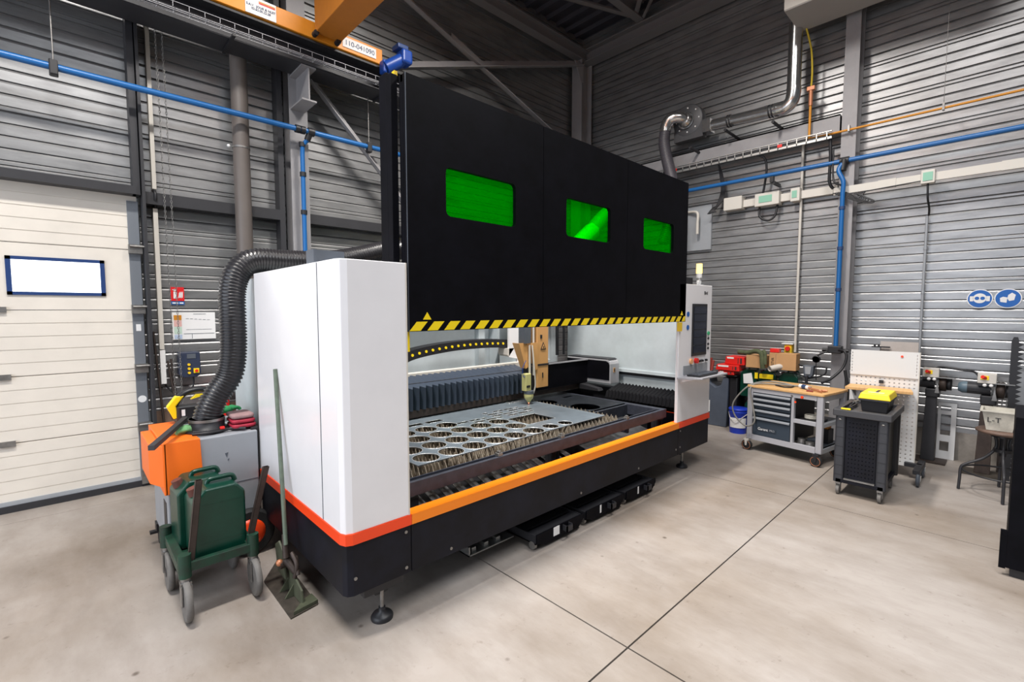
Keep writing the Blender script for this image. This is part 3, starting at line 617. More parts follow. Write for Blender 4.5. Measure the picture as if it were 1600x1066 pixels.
# feet
for x, y in ((1.30, 2.56), (5.19, 2.62), (1.30, 4.5), (5.19, 4.5)):
    f = part('machine_foot', MB().box(x - .13, x + .13, y - .09, y + .10, .19, .27).prism([(x - .06, .19), (x + .06, .19), (x + .04, .15), (x - .04, .15)], 'y', y - .05, y + .05), STEELD, lm, bev=.004)
    part('foot_screw', cyl((x, y - .05, .03), (x, y - .05, .18), .013), SS, f)
    part('foot_pad', MB().lathe([(.065, 0), (.066, .015), (.055, .03), (.02, .045), (.02, .07)], (x, y - .05, 0)), BLACK, f)
# chassis and inside
part('chassis', MB().box(1.44, 5.5, 4.2, 4.7, .2, .72).box(1.5, 1.62, 2.6, 4.7, .26, .62).box(5.3, 5.5, 3.1, 4.7, .26, .8).box(1.5, 5.4, 2.6, 2.68, .26, .36), STEELD, lm)
part('light_block_tray', B(1.125, 5.455, 2.475, 4.85, .275, .29), STEELD, lm)  # dark inner floor, widened to block light leaking under the machine
mb = MB()
for i in range(15): x = 1.55 + i * .12; mb.prism([(2.55, .47), (2.95, .60), (2.95, .605), (2.55, .475)], 'x', x, x + .07)
part('slug_chute', mb, mat('worn_plate', (.12, .12, .125), .4, .6, .6, 14), lm)
mb = MB().prism([(2.55, .50), (3.0, .62), (3.6, .50), (3.6, .48), (2.55, .44)], 'x', 3.5, 4.6)
part('scrap_plate', mb, mat('worn_plate', (.12, .12, .125), .4, .6, .6, 14), lm)
part('back_panel', MB().box(1.44, 5.5, 4.78, 4.82, .7, 2.12).box(1.6, 5.3, 4.74, 4.78, 1.02, 1.10), WHITEI, lm)
part('back_panel_rib', B(3.86, 3.96, 4.70, 4.78, 1.0, 2.1), WHITEI, lm)
part('back_panel_rib', B(4.10, 4.13, 4.6, 4.78, 1.0, 2.1), WHITEI, lm)
part('inner_right_panel', MB().box(5.40, 5.43, 2.5, 4.5, 1.02, 2.12).box(5.385, 5.40, 2.5, 4.5, 1.02, 1.06).box(5.44, 5.46, 2.5, 4.5, .8, 1.0), WHITEI, lm)
part('inner_gap_strip', B(5.41, 5.44, 2.5, 4.5, .98, 1.02), BLACK, lm)
part('hanging_cable', MB().tube(smooth_path([(5.2, 4.5, 2.1), (5.12, 4.46, 1.7), (5.10, 4.44, 1.2)]), .025).tube(smooth_path([(5.24, 4.5, 2.1), (5.26, 4.46, 1.6), (5.24, 4.44, 1.2)]), .018), BLACK, lm)
part('top_frame', MB().box(1.44, 5.54, 4.5, 4.86, 2.10, 2.14).box(1.44, 1.6, 3.0, 4.5, 2.10, 2.14), WHITEI, lm)
# console column
con = part('console', MB().prism([(4.75, 2.42), (5.54, 2.42), (5.54, 3.0), (5.46, 3.0), (5.46, 2.455), (4.75, 2.455)], 'z', .62, 2.13), WHITE, lm, bev=.008)
scn = part('screen_bezel', B(5.04, 5.40, 2.408, 2.42, 1.33, 1.915), BLACK, con, bev=.004)
mb = MB()
for k in range(6): mb.box(5.065, 5.375, 2.404, 2.409, 1.365 + k * .088, 1.445 + k * .088)
part('screen', mb, SCREEN, scn); 
part('blue_sticker', MB().cyl((4.945, 2.419, 1.80), (4.945, 2.415, 1.80), .028, n=20).cyl((4.945, 2.419, 1.655), (4.945, 2.415, 1.655), .028, n=20), SIGNB, con)
part('green_button', cyl((5.455, 2.42, 1.575), (5.455, 2.405, 1.575), .022, n=16), mat('button_green', (.05, .45, .2), .4), con)
for z in (1.515, 1.45, 1.40): part('black_button', cyl((5.455, 2.42, z), (5.455, 2.408, z), .014, n=14), BLACK, con)
part('emergency_button', MB().cyl((5.14, 2.42, 1.275), (5.14, 2.385, 1.275), .03, n=18), RED, con)
part('orange_key_switch', cyl((5.03, 2.42, 1.275), (5.03, 2.40, 1.275), .03, n=18), mat('key_orange', (.9, .45, .2), .5), con)
for x in (5.22, 5.26, 5.30, 5.40): part('black_knob', cyl((x, 2.42, 1.265), (x, 2.395, 1.265), .013, n=12), BLACK, con)
text('maker_lettering', 'Bird', .055, BLK, con, face_neg_y(5.375, 2.418, 2.04))
part('console_recess', B(4.86, 5.45, 2.414, 2.421, 1.14, 1.235), GREY, con)
shf = part('keyboard_shelf', MB().prism([(4.72, 2.42), (4.86, 2.20), (5.50, 2.20), (5.56, 2.42)], 'z', 1.105, 1.125), LGREY, lm, bev=.003)
part('shelf_bracket', MB().prism([(2.42, 1.105), (2.26, 1.105), (2.42, 1.06)], 'x', 4.85, 4.87).prism([(2.42, 1.105), (2.26, 1.105), (2.42, 1.06)], 'x', 5.40, 5.42), WHITE, shf)
kb = thing('keyboard', 'black keyboard lying on the shelf below the machine screen', 'keyboard', (5.1, 2.31, 1.125))
part('keyboard_case', B(4.88, 5.32, 2.235, 2.385, 1.126, 1.145), BLACK, kb, bev=.004)
mb = MB()
for i in range(14):
    for j in range(4): mb.box(4.895 + i * .03, 4.918 + i * .03, 2.25 + j * .032, 2.275 + j * .032, 1.145, 1.152)
part('keys', mb, GREYD, kb)
ms = thing('computer_mouse', 'black computer mouse beside the keyboard on the machine shelf', 'mouse', (5.40, 2.30, 1.125)); part('mouse_shell', MB().sphere((5.40, 2.31, 1.127), .035, (.8, 1.3, .8)), BLACK, ms)
# beacon
bc = part('warning_beacon', MB().cyl((5.36, 2.50, 2.13), (5.36, 2.50, 2.22), .013).lathe([(.028, -.015), (.028, .015)], (5.36, 2.50, 2.17), 'y').box(5.22, 5.40, 2.46, 2.56, 2.128, 2.138), PAPER, lm)
part('beacon_base', cyl((5.36, 2.50, 2.22), (5.36, 2.50, 2.27), .032), PAPER, bc); part('beacon_lamp', cyl((5.36, 2.50, 2.27), (5.36, 2.50, 2.38), .032, n=20), BEACON, bc)
part('top_vent_box', MB().box(5.36, 5.62, 2.7, 2.9, 2.13, 2.24), BLACK, lm)
part('console_hose', tube(smooth_path([(4.9, 2.8, 2.3), (4.98, 2.72, 2.28), (5.08, 2.66, 2.22), (5.1, 2.65, 2.13)]), .05), RUBBER, lm)
# lifting door
DZ0, DZ1 = 1.72, 3.195
dr = part('lifting_door', MB().box(1.458, 4.888, 2.452, 2.475, DZ0, DZ0 + .04).box(1.458, 4.888, 2.452, 2.475, DZ1 - .04, DZ1).box(1.458, 1.50, 2.452, 2.49, DZ0, DZ1).box(4.85, 4.888, 2.452, 2.49, DZ0, DZ1), BLACKP, lm)
for x0, x1, wx0, wx1 in ((1.458, 2.611, 1.733, 2.329), (2.615, 3.728, 2.878, 3.47), (3.732, 4.888, 4.01, 4.588)):
    pm = swap_plate(holed_sheet(rect(x0, x1, DZ0, DZ1), [rrect(wx0, wx1, 2.428, 2.725, .035)], 0, .03), 'y', 2.435)
    p = part('door_leaf', pm, BLACKP, dr)
    part('green_window', B(wx0 - .02, wx1 + .02, 2.4505, 2.4545, 2.408, 2.745), GGLASS, p)
mb = MB(); x = 1.51; n_ = 0
for k in range(28):
    xx = 1.462 + k * .1235
    a, b = xx, xx + .075; sh = .05
    pts = [(a, DZ0 + .004), (b, DZ0 + .004), (b + sh, DZ0 + .058), (a + sh, DZ0 + .058)]
    pts = [(min(max(px_, 1.462), 4.884), pz) for px_, pz in pts]
    mb.prism(pts, 'y', 2.4175, 2.4205)
part('hazard_stripes', mb, YELLOW, dr)
for x in (1.585, 4.80): part('warning_triangle', MB().prism([(x - .03, DZ0 + .07), (x + .03, DZ0 + .07), (x, DZ0 + .115)], 'y', 2.4175, 2.4205), YELLOW, dr)
part('edge_highlight', B(1.457, 1.460, 2.419, 2.423, DZ0, DZ1), GREYD, dr)
part('top_edge_strip', B(1.48, 4.888, 2.452, 2.475, DZ1, DZ1 + .008), LGREY, dr)
part('yellow_buffer', B(1.455, 1.475, 2.44, 2.50, 1.60, 1.72), YELLOW, lm); part('yellow_buffer', B(4.70, 4.78, 2.40, 2.418, 1.62, 1.715), YEL2, lm)
for x0, x1 in ((1.405, 1.452), (4.892, 4.935)):
    g = part('door_guide_post', MB().box(x0, x1, 2.545, 2.63, .7 if x0 < 2 else 2.13, 3.22).box(x0, x1 - .004, 2.492, 2.545, .7 if x0 < 2 else 2.13, 3.20), BLACKP, lm, bev=.003)
part('guide_clip', B(1.435, 1.455, 2.50, 2.53, 3.20, 3.225), YEL2, lm)
part('roof_bracket', MB().box(1.12, 1.30, 2.92, 3.0, 2.12, 2.215).box(1.10, 1.12, 2.90, 3.02, 2.12, 2.215), GREYD, lm)
# roof top yellow hood seen through the middle window
yh = part('extraction_hood', MB().tube([(4.3, 4.1, 2.14), (5.45, 4.1, 2.97)], .12, n=6), YELLOW, lm, world=True)
part('hood_hose', corrugated([(5.45, 4.1, 2.97), (5.75, 4.12, 3.2), (6.2, 4.1, 3.5)], .10, .04, .008), GREY, yh)
# gantry
gn = part('gantry_beam', MB().box(2.0, 5.12, 4.02, 4.3, .86, 1.12), STEELD, lm)
part('gantry_front', B(4.12, 5.10, 3.90, 4.02, .87, 1.175), BLACKP, gn); part('gantry_top_trim', MB().box(4.12, 5.10, 3.885, 3.905, 1.172, 1.188), LGREY, gn)
part('gantry_lower_edge', B(1.9, 5.10, 3.93, 4.04, .80, .868), RUST, gn)
mb = MB(); pts = []; N_ = 58
for i in range(N_ + 1): x = 1.9 + i * (2.15 / N_); pts.append((x, 3.90 if i % 2 else 3.955))
lo = [(p[0], p[1], .87) for p in pts]; hi = [(p[0], p[1], 1.085 + (.0 if i % 2 else .015)) for i, p in enumerate(pts)]
bk = [(p[0], p[1] + .30, 1.16 + (.0 if i % 2 else .012)) for i, p in enumerate(pts)]
n = len(pts); mb.add(lo + hi, [(i, i + 1, n + i + 1, n + i) for i in range(n - 1)]); mb.add(hi + bk, [(i, i + 1, n + i + 1, n + i) for i in range(n - 1)])
part('gantry_bellows', mb, BELL, lm)
part('gantry_rear_cover', B(1.9, 4.35, 4.24, 4.33, 1.10, 1.185), PALE, gn)
# end carriage: black inner cheek, white rounded cap
prf = [(3.53, .885), (3.53, 1.14), (3.545, 1.175), (3.58, 1.195), (4.25, 1.195), (4.25, .885)]
ec = part('end_carriage', MB().prism(prf, 'x', 5.105, 5.30), LGREY, lm, bev=.003)
part('carriage_cheek', MB().prism([(3.545, .93), (3.545, 1.13), (3.56, 1.16), (3.60, 1.178), (4.25, 1.178), (4.25, .93)], 'x', 5.098, 5.105), BLACKP, ec)
part('carriage_top', MB().prism([(3.56, 1.196), (4.25, 1.196), (4.25, 1.21), (3.60, 1.21)], 'x', 5.11, 5.30), BLACK, ec)
part('warning_sticker', B(5.17, 5.21, 3.526, 3.53, 1.03, 1.09), TAN, ec); part('sticker_mark', B(5.18, 5.20, 3.524, 3.526, 1.04, 1.08), BLK, ec)
part('carriage_bracket', MB().prism([(3.95, .87), (3.95, .80), (3.6, .80), (3.62, .83)], 'x', 4.95, 5.05), STEELD, ec)
# side bellows along the y rail
mb = MB(); pts = []; N_ = 40
for i in range(N_ + 1): y = 2.55 + i * (1.0 / N_); pts.append((y, .025 if i % 2 else 0))
a = [(5.02 + d, y, .72) for y, d in pts]; b_ = [(5.05 + d, y, .80 + d * .9) for y, d in pts]; c_ = [(5.32, y, .86 + d) for y, d in pts]; n = len(pts)
for u_, v_ in ((a, b_), (b_, c_)): mb.add(u_ + v_, [(i, i + 1, n + i + 1, n + i) for i in range(n - 1)])
mb.add(c_ + [(5.32, y, .6) for y, d in pts], [(i, i + 1, n + i + 1, n + i) for i in range(n - 1)])
part('rail_bellows', mb, BELLK, lm)
# energy chain
cp = smooth_path([(2.45, 4.38, 1.17), (2.52, 4.38, 1.29), (2.72, 4.38, 1.37), (3.2, 4.38, 1.425), (3.7, 4.38, 1.435), (4.12, 4.38, 1.415)], 10)
mb = MB()
for i in range(len(cp) - 1):
    a, b = cp[i], cp[i + 1]; d = (b - a).normalized(); nn = Vector((-d.z, 0, d.x)) * .052
    mb.add([a - nn, b - nn, b + nn, a + nn, a - nn + V(0, .16, 0), b - nn + V(0, .16, 0), b + nn + V(0, .16, 0), a + nn + V(0, .16, 0)], [(0, 1, 2, 3), (4, 7, 6, 5), (0, 4, 5, 1), (3, 2, 6, 7), (0, 3, 7, 4), (1, 5, 6, 2)])
ec2 = part('energy_chain', mb, BLACK, lm)
L_ = 0; nxt = .05
for i in range(len(cp) - 1):
    d = (cp[i + 1] - cp[i]).length
    while L_ + d >= nxt:
        c = cp[i] + (cp[i + 1] - cp[i]) * ((nxt - L_) / d); part('chain_pin', cyl(c, c + V(0, -.008, 0), .015, n=12), YELLOW, ec2); nxt += .088
    L_ += d
part('head_back_plate', MB().prism([(4.05, 1.25), (4.05, 2.0), (4.4, 2.0), (4.4, 1.1), (4.2, 1.1), (4.2, 1.22)], 'y', 4.33, 4.36), WHITE, lm)
part('chain_end_bracket', MB().prism([(4.02, 1.36), (4.14, 1.36), (4.05, 1.26), (4.02, 1.28)], 'y', 4.33, 4.5), PALE, lm)
# cutting head
hd = part('cutting_head', B(3.90, 4.09, 3.70, 3.90, .95, 1.75), TAN, lm, bev=.004)
part('head_split_line', B(3.895, 4.095, 3.695, 3.9, 1.205, 1.225), BLACK, hd)
part('warning_triangle', MB().prism([(3.955, 1.39), (4.045, 1.39), (4.0, 1.475)], 'y', 3.694, 3.70), RUST, hd)
part('triangle_face', MB().prism([(3.972, 1.40), (4.028, 1.40), (4.0, 1.455)], 'y', 3.692, 3.694), TAN, hd); part('triangle_mark', cyl((4.0, 3.692, 1.418), (4.0, 3.690, 1.418), .010, n=8), BLK, hd)
part('head_label', MB().box(3.985, 4.0, 3.694, 3.70, 1.06, 1.12), BLK, hd); part('head_label', B(3.95, 3.98, 3.694, 3.70, 1.52, 1.56), BLK, hd)
part('funnel_cover', MB().prism([(3.65, 1.475), (3.78, 1.475), (3.80, 1.20), (3.76, 1.18)], 'y', 3.74, 3.75).prism([(3.79, 1.475), (3.90, 1.475), (3.90, 1.18), (3.87, 1.16)], 'y', 3.69, 3.70).prism([(3.65, 1.475), (3.66, 1.475), (3.80, 1.2), (3.78, 1.18)], 'y', 3.75, 3.85), TAN, hd)
part('z_bellows', B(3.72, 3.82, 3.72, 3.82, 1.47, 1.75), GREYD, hd); part('guide_rod', MB().cyl((3.86, 3.72, 1.1), (3.86, 3.72, 1.75), .012).cyl((3.80, 3.72, .9), (3.80, 3.72, 1.45), .014), PALE, hd)
part('height_sensor', B(3.70, 3.785, 3.68, 3.75, .935, 1.13), GOLD, hd, bev=.006); part('sensor_label', B(3.71, 3.765, 3.676, 3.68, .975, 1.0), BLK, hd)
part('head_body', B(3.80, 3.90, 3.72, 3.85, .92, 1.20), BLACK, hd, bev=.006)
part('nozzle', MB().lathe([(.012, -.07), (.035, -.035), (.05, -.02), (.055, .01), (.05, .045)], (3.765, 3.70, .87)), GOLD, hd); part('nozzle_collar', cyl((3.765, 3.70, .90), (3.765, 3.70, .935), .055), GREYD, hd)
part('nozzle_tip', MB().lathe([(.004, 0), (.012, .012)], (3.765, 3.70, .788)), NOZ, hd)
part('head_cable', MB().tube(smooth_path([(3.80, 3.68, 1.45), (3.81, 3.66, 1.2), (3.83, 3.66, 1.0), (3.82, 3.68, .90)]), .009, n=6), PALE, hd)
part('head_cable', MB().tube(smooth_path([(3.72, 3.70, 1.28), (3.67, 3.7, 1.2), (3.68, 3.7, 1.1), (3.72, 3.69, 1.12)]), .004, n=6), BLUEM, hd)
# exchange table
pt = part('pallet_frame', MB().box(1.50, 4.80, 2.57, 2.60, .655, .75).box(1.50, 4.80, 2.60, 2.64, .715, .73).box(4.72, 4.80, 2.60, 4.15, .63, .75).box(1.50, 1.56, 2.60, 4.15, .63, .74).box(1.5, 4.80, 4.12, 4.2, .65, .75)
     .box(4.10, 4.72, 3.02, 3.05, .60, .745).box(4.07, 4.10, 2.60, 3.05, .60, .71), PALLET, lm, bev=.003)
part('rail_lip', MB().box(1.56, 4.72, 2.655, 2.665, .70, .742), PALLET, pt)
for x in (2.30, 3.02, 4.02): part('rail_stop', MB().box(x, x + .045, 2.575, 2.62, .75, .775).box(x + .01, x + .035, 2.58, 2.61, .775, .79), SS, pt, bev=.004)
for x in (2.95, 4.7): part('frame_support', MB().box(x, x + .05, 2.62, 2.7, .40, .66).box(x + .08, x + .1, 2.62, 2.7, .45, .66), STEELD, pt)
for i in range(45):
    x = 1.64 + i * .056
    if x > 4.10: break
    pts = []; k = 0; y = 2.70
    while y < 4.08:
        pts += [(y, .715), (y + .028, .772)]; y += .056
    pts += [(y, .62), (2.70, .62)]
    part('support_slat', MB().prism(pts, 'x', x, x + .004), SLAT, pt)
# cut sheets
holes = []
for j in range(4):
    for i in range(7):
        if j == 3 and i > 3: continue
        x = 1.842 + .2235 * i - .0 * j; y = 2.848 + .2285 * j
        if i == 6 and j in (1, 2): continue
        holes.append(circ(x, y, .099 if i < 6 else .078))
holes.append(circ(3.38, 2.84, .07)); holes.append(rect(3.08, 3.46, 3.03, 3.32))
for i in range(6): holes.append(rect(1.80 + i * .055, 1.835 + i * .055, 3.80, 3.90))
holes.append(rect(2.42, 2.60, 3.70, 3.77)); holes.append(rect(2.22, 2.38, 3.70, 3.77))
for j in range(4):
    for i in range(9):
        if i < 3 and j > 1: continue
        x = 2.62 + i * .145; y = 3.41 + j * .075 + .0
        if x > 3.6: continue
        if j == 0 and i < 1: continue
        holes.append(rect(x, x + (.125 if (i + j) % 3 else .06), y, y + .045))
for i in range(5): holes.append(rect(3.62 + .05 * i, 3.65 + .05 * i, 3.86, 3.93))
ws = thing('perforated_steel_sheet', 'bright cut steel sheet with rows of round holes on the machine table', 'metal sheet', (2.8, 3.3, .775))
part('sheet_body', holed_sheet([(1.705, 2.735), (3.915, 2.765), (3.93, 3.97), (1.70, 3.97)], holes, .779, .006), SHEET, ws)
mb = MB()
for h in holes + [[(1.705, 2.735), (3.915, 2.765), (3.93, 3.97), (1.70, 3.97)]]: mb.tube([(p[0], p[1], .7825) for p in h], .0028 if len(h) > 4 else .0022, n=5, closed=True)
part('cut_edges', mb, SHEETE, ws)
pd = holed_sheet([(3.945, 3.06), (4.73, 3.06), (4.73, 4.10), (3.945, 4.10)], [circ(4.22, 3.25, .165), circ(4.10, 3.72, .12), rect(4.45, 4.62, 3.75, 3.80)], .7535, .005)
obj('dark_steel_sheet', pd, SHEETD, 'dark steel sheet with large round cut-out beyond the perforated bright sheet', 'metal sheet')
# scrap drawers under the skirt
dw = None
for k, (x0, x1, y0) in enumerate(((2.53, 3.10, 2.395), (3.15, 3.72, 2.40), (3.77, 4.30, 2.405))):
    t = thing('scrap_drawer', ('black scrap drawer with pale label pushed under the machine, nearest the levelling foot', 'middle black scrap drawer sticking out under the machine skirt', 'black scrap drawer under the machine, closest to the control console')[k], 'drawer', ((x0 + x1) / 2, 3.0, 0), group='scrap drawers under the laser machine')
    part('front_plate', MB().prism([(x0, .13), (x1, .13), (x1, .09), (x1 - .07, .03), (x0 + .1, .03), (x0, .06)], 'y', y0, y0 + .012), BLACKP, t)
    part('drawer_tray', MB().box(x0, x0 + .012, y0 + .01, 4.0, .05, .12).box(x1 - .012, x1, y0 + .01, 4.0, .05, .12).box(x0, x1, y0 + .01, 4.0, .05, .06), STEELD, t)
    mb = MB()
    for i in range(13): y = y0 + .03 + i * .12; mb.box(x0 + .012, x1 - .012, y, y + .085, .10, .115)
    part('cross_bar', mb, STEELD, t)
    h = part('pull_handle', MB().box(x0 + .30, x0 + .31, y0 - .05, y0, .075, .12).box(x0 + .37, x0 + .38, y0 - .05, y0, .075, .12).box(x0 + .30, x0 + .38, y0 - .05, y0 - .04, .075, .12), STEELD, t)
    part('label_patch', B(x0 + .19, x0 + (.26 if k == 0 else .21), y0 - .002, y0, .06, .13), PAPER, t)
    part('roller', cyl((x0 - .005, y0 + .05, .035), (x0 + .02, y0 + .05, .035), .032, n=16), SS, t)
for i in range(3): 
    x = 2.22 + i * .0
obj('galvanised_tray', MB().box(2.05, 2.50, 2.62, 4.0, .05, .06).box(2.05, 2.06, 2.62, 4.0, .05, .12).box(2.10, 2.14, 2.65, 3.9, .06, .09).box(2.22, 2.26, 2.65, 3.9, .06, .09).box(2.34, 2.38, 2.65, 3.9, .06, .09), TRAYS, 'bare metal tray lying under the machine left of the black drawers', 'tray')
# ================================================================== LEFT: EXTRACTOR, HOSE, CART
ex = thing('fume_extractor', 'grey fume extractor unit with orange corner cover beside the machine', 'extractor', (.74, 4.2, 0))
part('cabinet', MB().box(.45, 1.02, 3.90, 4.62, .17, .935), GREY, ex, bev=.008)
part('corner_cover', MB().prism([(.438, .942), (.648, .942), (.655, .73), (.55, .585), (.438, .585)], 'y', 3.885, 3.902)
     .prism([(3.885, .585), (3.885, .942), (4.63, .942), (4.63, .70), (4.40, .585)], 'x', .432, .452)
     .prism([(.432, 3.885), (.648, 3.885), (.60, 4.63), (.432, 4.63)], 'z', .934, .944), UORANGE, ex, bev=.004)
part('corner_chamfer', MB().prism([(.432, 4.5), (.432, 3.885), (.37, 4.05), (.37, 4.5)], 'z', .64, .925), UORANGE, ex, bev=.004)
part('panel_seam', B(.655, 1.021, 3.898, 3.90, .565, .570), GREYD, ex); part('side_grille', B(.447, .452, 3.98, 4.1, .20, .50), BLACK, ex)
part('back_rail', MB().box(.985, 1.035, 3.93, 4.62, .17, .955), BLACK, ex, bev=.006)
part('scuff_mark', MB().prism([(.80, .80), (.82, .805), (.815, .79), (.81, .77), (.805, .785)], 'y', 3.8975, 3.9).prism([(.815, .75), (.825, .76), (.82, .74)], 'y', 3.8975, 3.9), GREYD, ex)
w_ = part('big_wheel', MB().lathe([(.16, -.03), (.175, -.015), (.175, .03), (.16, .045)], (.93, 3.86, .178), 'y', 32), RUBBER, ex); part('orange_hub', MB().lathe([(.0001, -.05), (.08, -.045), (.105, -.03), (.105, .0)], (.93, 3.86, .178), 'y', 28), REDOR, w_)
for x, y in ((.47, 4.56), (.49, 4.0)):
    c = part('castor', MB().cyl((x - .015, y, .055), (x + .025, y, .055), .055, n=18), RUBBER, ex); part('castor_fork', MB().box(x - .03, x + .04, y - .04, y + .05, .11, .17).box(x - .07, x - .02, y - .02, y + .02, .09, .11), BLACK, c)
part('hose_collar', MB().lathe([(.135, 0), (.145, .005), (.145, .02), (.115, .025), (.115, .10)], (.735, 4.12, .94), 'z', 28), BLACK, ex)
hs = thing('extraction_hose', 'thick black ribbed hose curving from the extractor over the white cabinet', 'hose', (.9, 4.1, .96))
part('hose_run', corrugated([(.735, 4.12, 1.03), (.76, 4.11, 1.12), (.81, 4.10, 1.22), (.89, 4.08, 1.36), (.915, 4.06, 1.55), (.915, 4.04, 1.8), (.925, 4.06, 2.0), (.98, 4.08, 2.15), (1.10, 4.1, 2.235), (1.35, 4.12, 2.245), (1.70, 4.14, 2.27), (2.0, 4.16, 2.34), (2.4, 4.2, 2.44), (2.9, 4.25, 2.42)], .088, .024, .008, 20), HOSE, hs)
part('hose_clamp', MB().lathe([(.118, 0), (.118, .02)], (.735, 4.12, 1.02), 'z', 24), SS, hs)
# things lying on the extractor
gl1 = thing('work_glove', 'pale green work glove lying left of the hose collar on the extractor', 'glove', (.56, 4.15, .945))
def glove(root, c, rz, m, s_=1.0):
    M_ = Matrix.Translation(c) @ Matrix.Rotation(rz, 4, 'Z')
    mb = MB(); t = MB().sphere((0, 0, .03), .055, (1.1, .85, .55)); mb.add([M_ @ Vector(p) * 1 for p in t.v], t.f, True)
    for k in range(4):
        y = -.036 + k * .024; pts = [M_ @ Vector(p) for p in ((.03, y, .035), (.075, y * 1.15, .04), (.105 - abs(k - 1.5) * .008, y * 1.3, .02))]; mb.tube(smooth_path(pts, 4), .0125, n=8)
    mb.tube(smooth_path([M_ @ Vector(p) for p in ((-.01, .04, .03), (.03, .07, .03), (.05, .085, .018))], 4), .013, n=8)
    mb.tube(smooth_path([M_ @ Vector(p) for p in ((-.03, 0, .03), (-.08, 0, .032), (-.12, .01, .03))], 4), .042, n=12, rf=lambda i: .038 + .001 * i)
    o = part('glove_body', mb, m, root); return o
glove(gl1, (.60, 4.12, .945), 2.9, GGREEN)
gl2 = thing('work_glove', 'bright green work glove lying behind the red cloth stack on the extractor', 'glove', (.93, 4.45, .945)); glove(gl2, (.92, 4.40, 1.0), .3, mat('bright_green_cloth', (.04, .35, .12), .85, 0, .3, 20)); 
hm = thing('tool_case', 'black and yellow carry case handle standing behind the extractor hose', 'tool case', (.72, 4.55, .945))
part('yellow_shell', MB().prism([(.58, 1.0), (.54, 1.14), (.60, 1.25), (.66, 1.25), (.60, 1.14), (.62, 1.0)], 'y', 4.50, 4.56), YELLOW, hm, bev=.008)
part('black_grip', MB().tube(smooth_path([(.60, 4.53, 1.0), (.585, 4.53, 1.13), (.66, 4.53, 1.27), (.78, 4.53, 1.30), (.86, 4.53, 1.22)]), .03), BLACK, hm); part('case_body', B(.60, .80, 4.48, 4.58, .95, 1.14), BLACK, hm, bev=.02)
hm.scale = (1, 1, .72)
part('white_label', B(.632, .655, 4.477, 4.48, 1.03, 1.10), PAPER, hm); part('yellow_trim', MB().prism([(.70, 1.20), (.74, 1.25), (.84, 1.25), (.84, 1.22), (.76, 1.22)], 'y', 4.50, 4.55), YELLOW, hm)
for k, m_, lb in ((0, CRIMS, 'lowest crimson quilted pad of the stack on the extractor'), (1, CRIMS, 'middle crimson quilted pad of the stack on the extractor'), (2, DUSTY, 'dusty grey-red pad on top of the crimson stack')):
    z = .955 + .036 * k
    t = MB().prism([(p[0], p[1]) for p in rrect(.865, 1.035 - .006 * k, 3.95, 4.15 + .01 * k, .04)], 'z', z, z + .030)
    obj('quilted_pad', t, m_, lb, 'pad', group='pads stacked on the extractor', bev=.013, seg=3)
obj('clamp_cable', MB().tube(smooth_path([(.62, 3.99, .955), (.70, 3.96, .957), (.78, 3.97, .957), (.86, 3.99, .957), (.95, 3.93, .957)]), .010).tube(smooth_path([(.63, 4.02, .962), (.72, 3.985, .964), (.80, 4.0, .964)]), .009), BLACK, 'black cable and clamp lying at the front edge of the extractor top', 'cable')
obj('red_clip', B(.79, .82, 3.965, 3.99, .966, .985), RED, 'small red clip on the black cable in front of the hose collar', 'clip', bev=.004)
obj('square_bar', MB().add([Vector(p) for p in ((.33, 3.62, .98), (.36, 3.60, .98), (.36, 3.60, 1.01), (.33, 3.62, 1.01), (.60, 4.22, 1.02), (.63, 4.20, 1.02), (.63, 4.20, 1.05), (.60, 4.22, 1.05))], [(0, 3, 2, 1), (4, 5, 6, 7), (0, 1, 5, 4), (1, 2, 6, 5), (2, 3, 7, 6), (3, 0, 4, 7)]), STEELD, 'dark square steel bar poking forward over the orange extractor corner', 'bar')

fe = thing('fire_extinguisher', 'red fire extinguisher mostly hidden behind the hose and extractor', 'fire extinguisher', (1.22, 6.08, 0))
part('tank', MB().lathe([(.0001, 0), (.085, 0), (.09, .02), (.09, .95), (.06, 1.02), (.03, 1.04), (.03, 1.07)], (1.22, 6.08, 0), 'z', 26), RED, fe); part('valve', B(1.19, 1.25, 6.03, 6.1, 1.07, 1.10), BLACK, fe)
part('discharge_hose', tube(smooth_path([(1.25, 6.06, 1.09), (1.30, 6.04, 1.22), (1.36, 5.98, 1.25), (1.40, 5.93, 1.15), (1.40, 5.93, .7)]), .013), BLACK, fe)
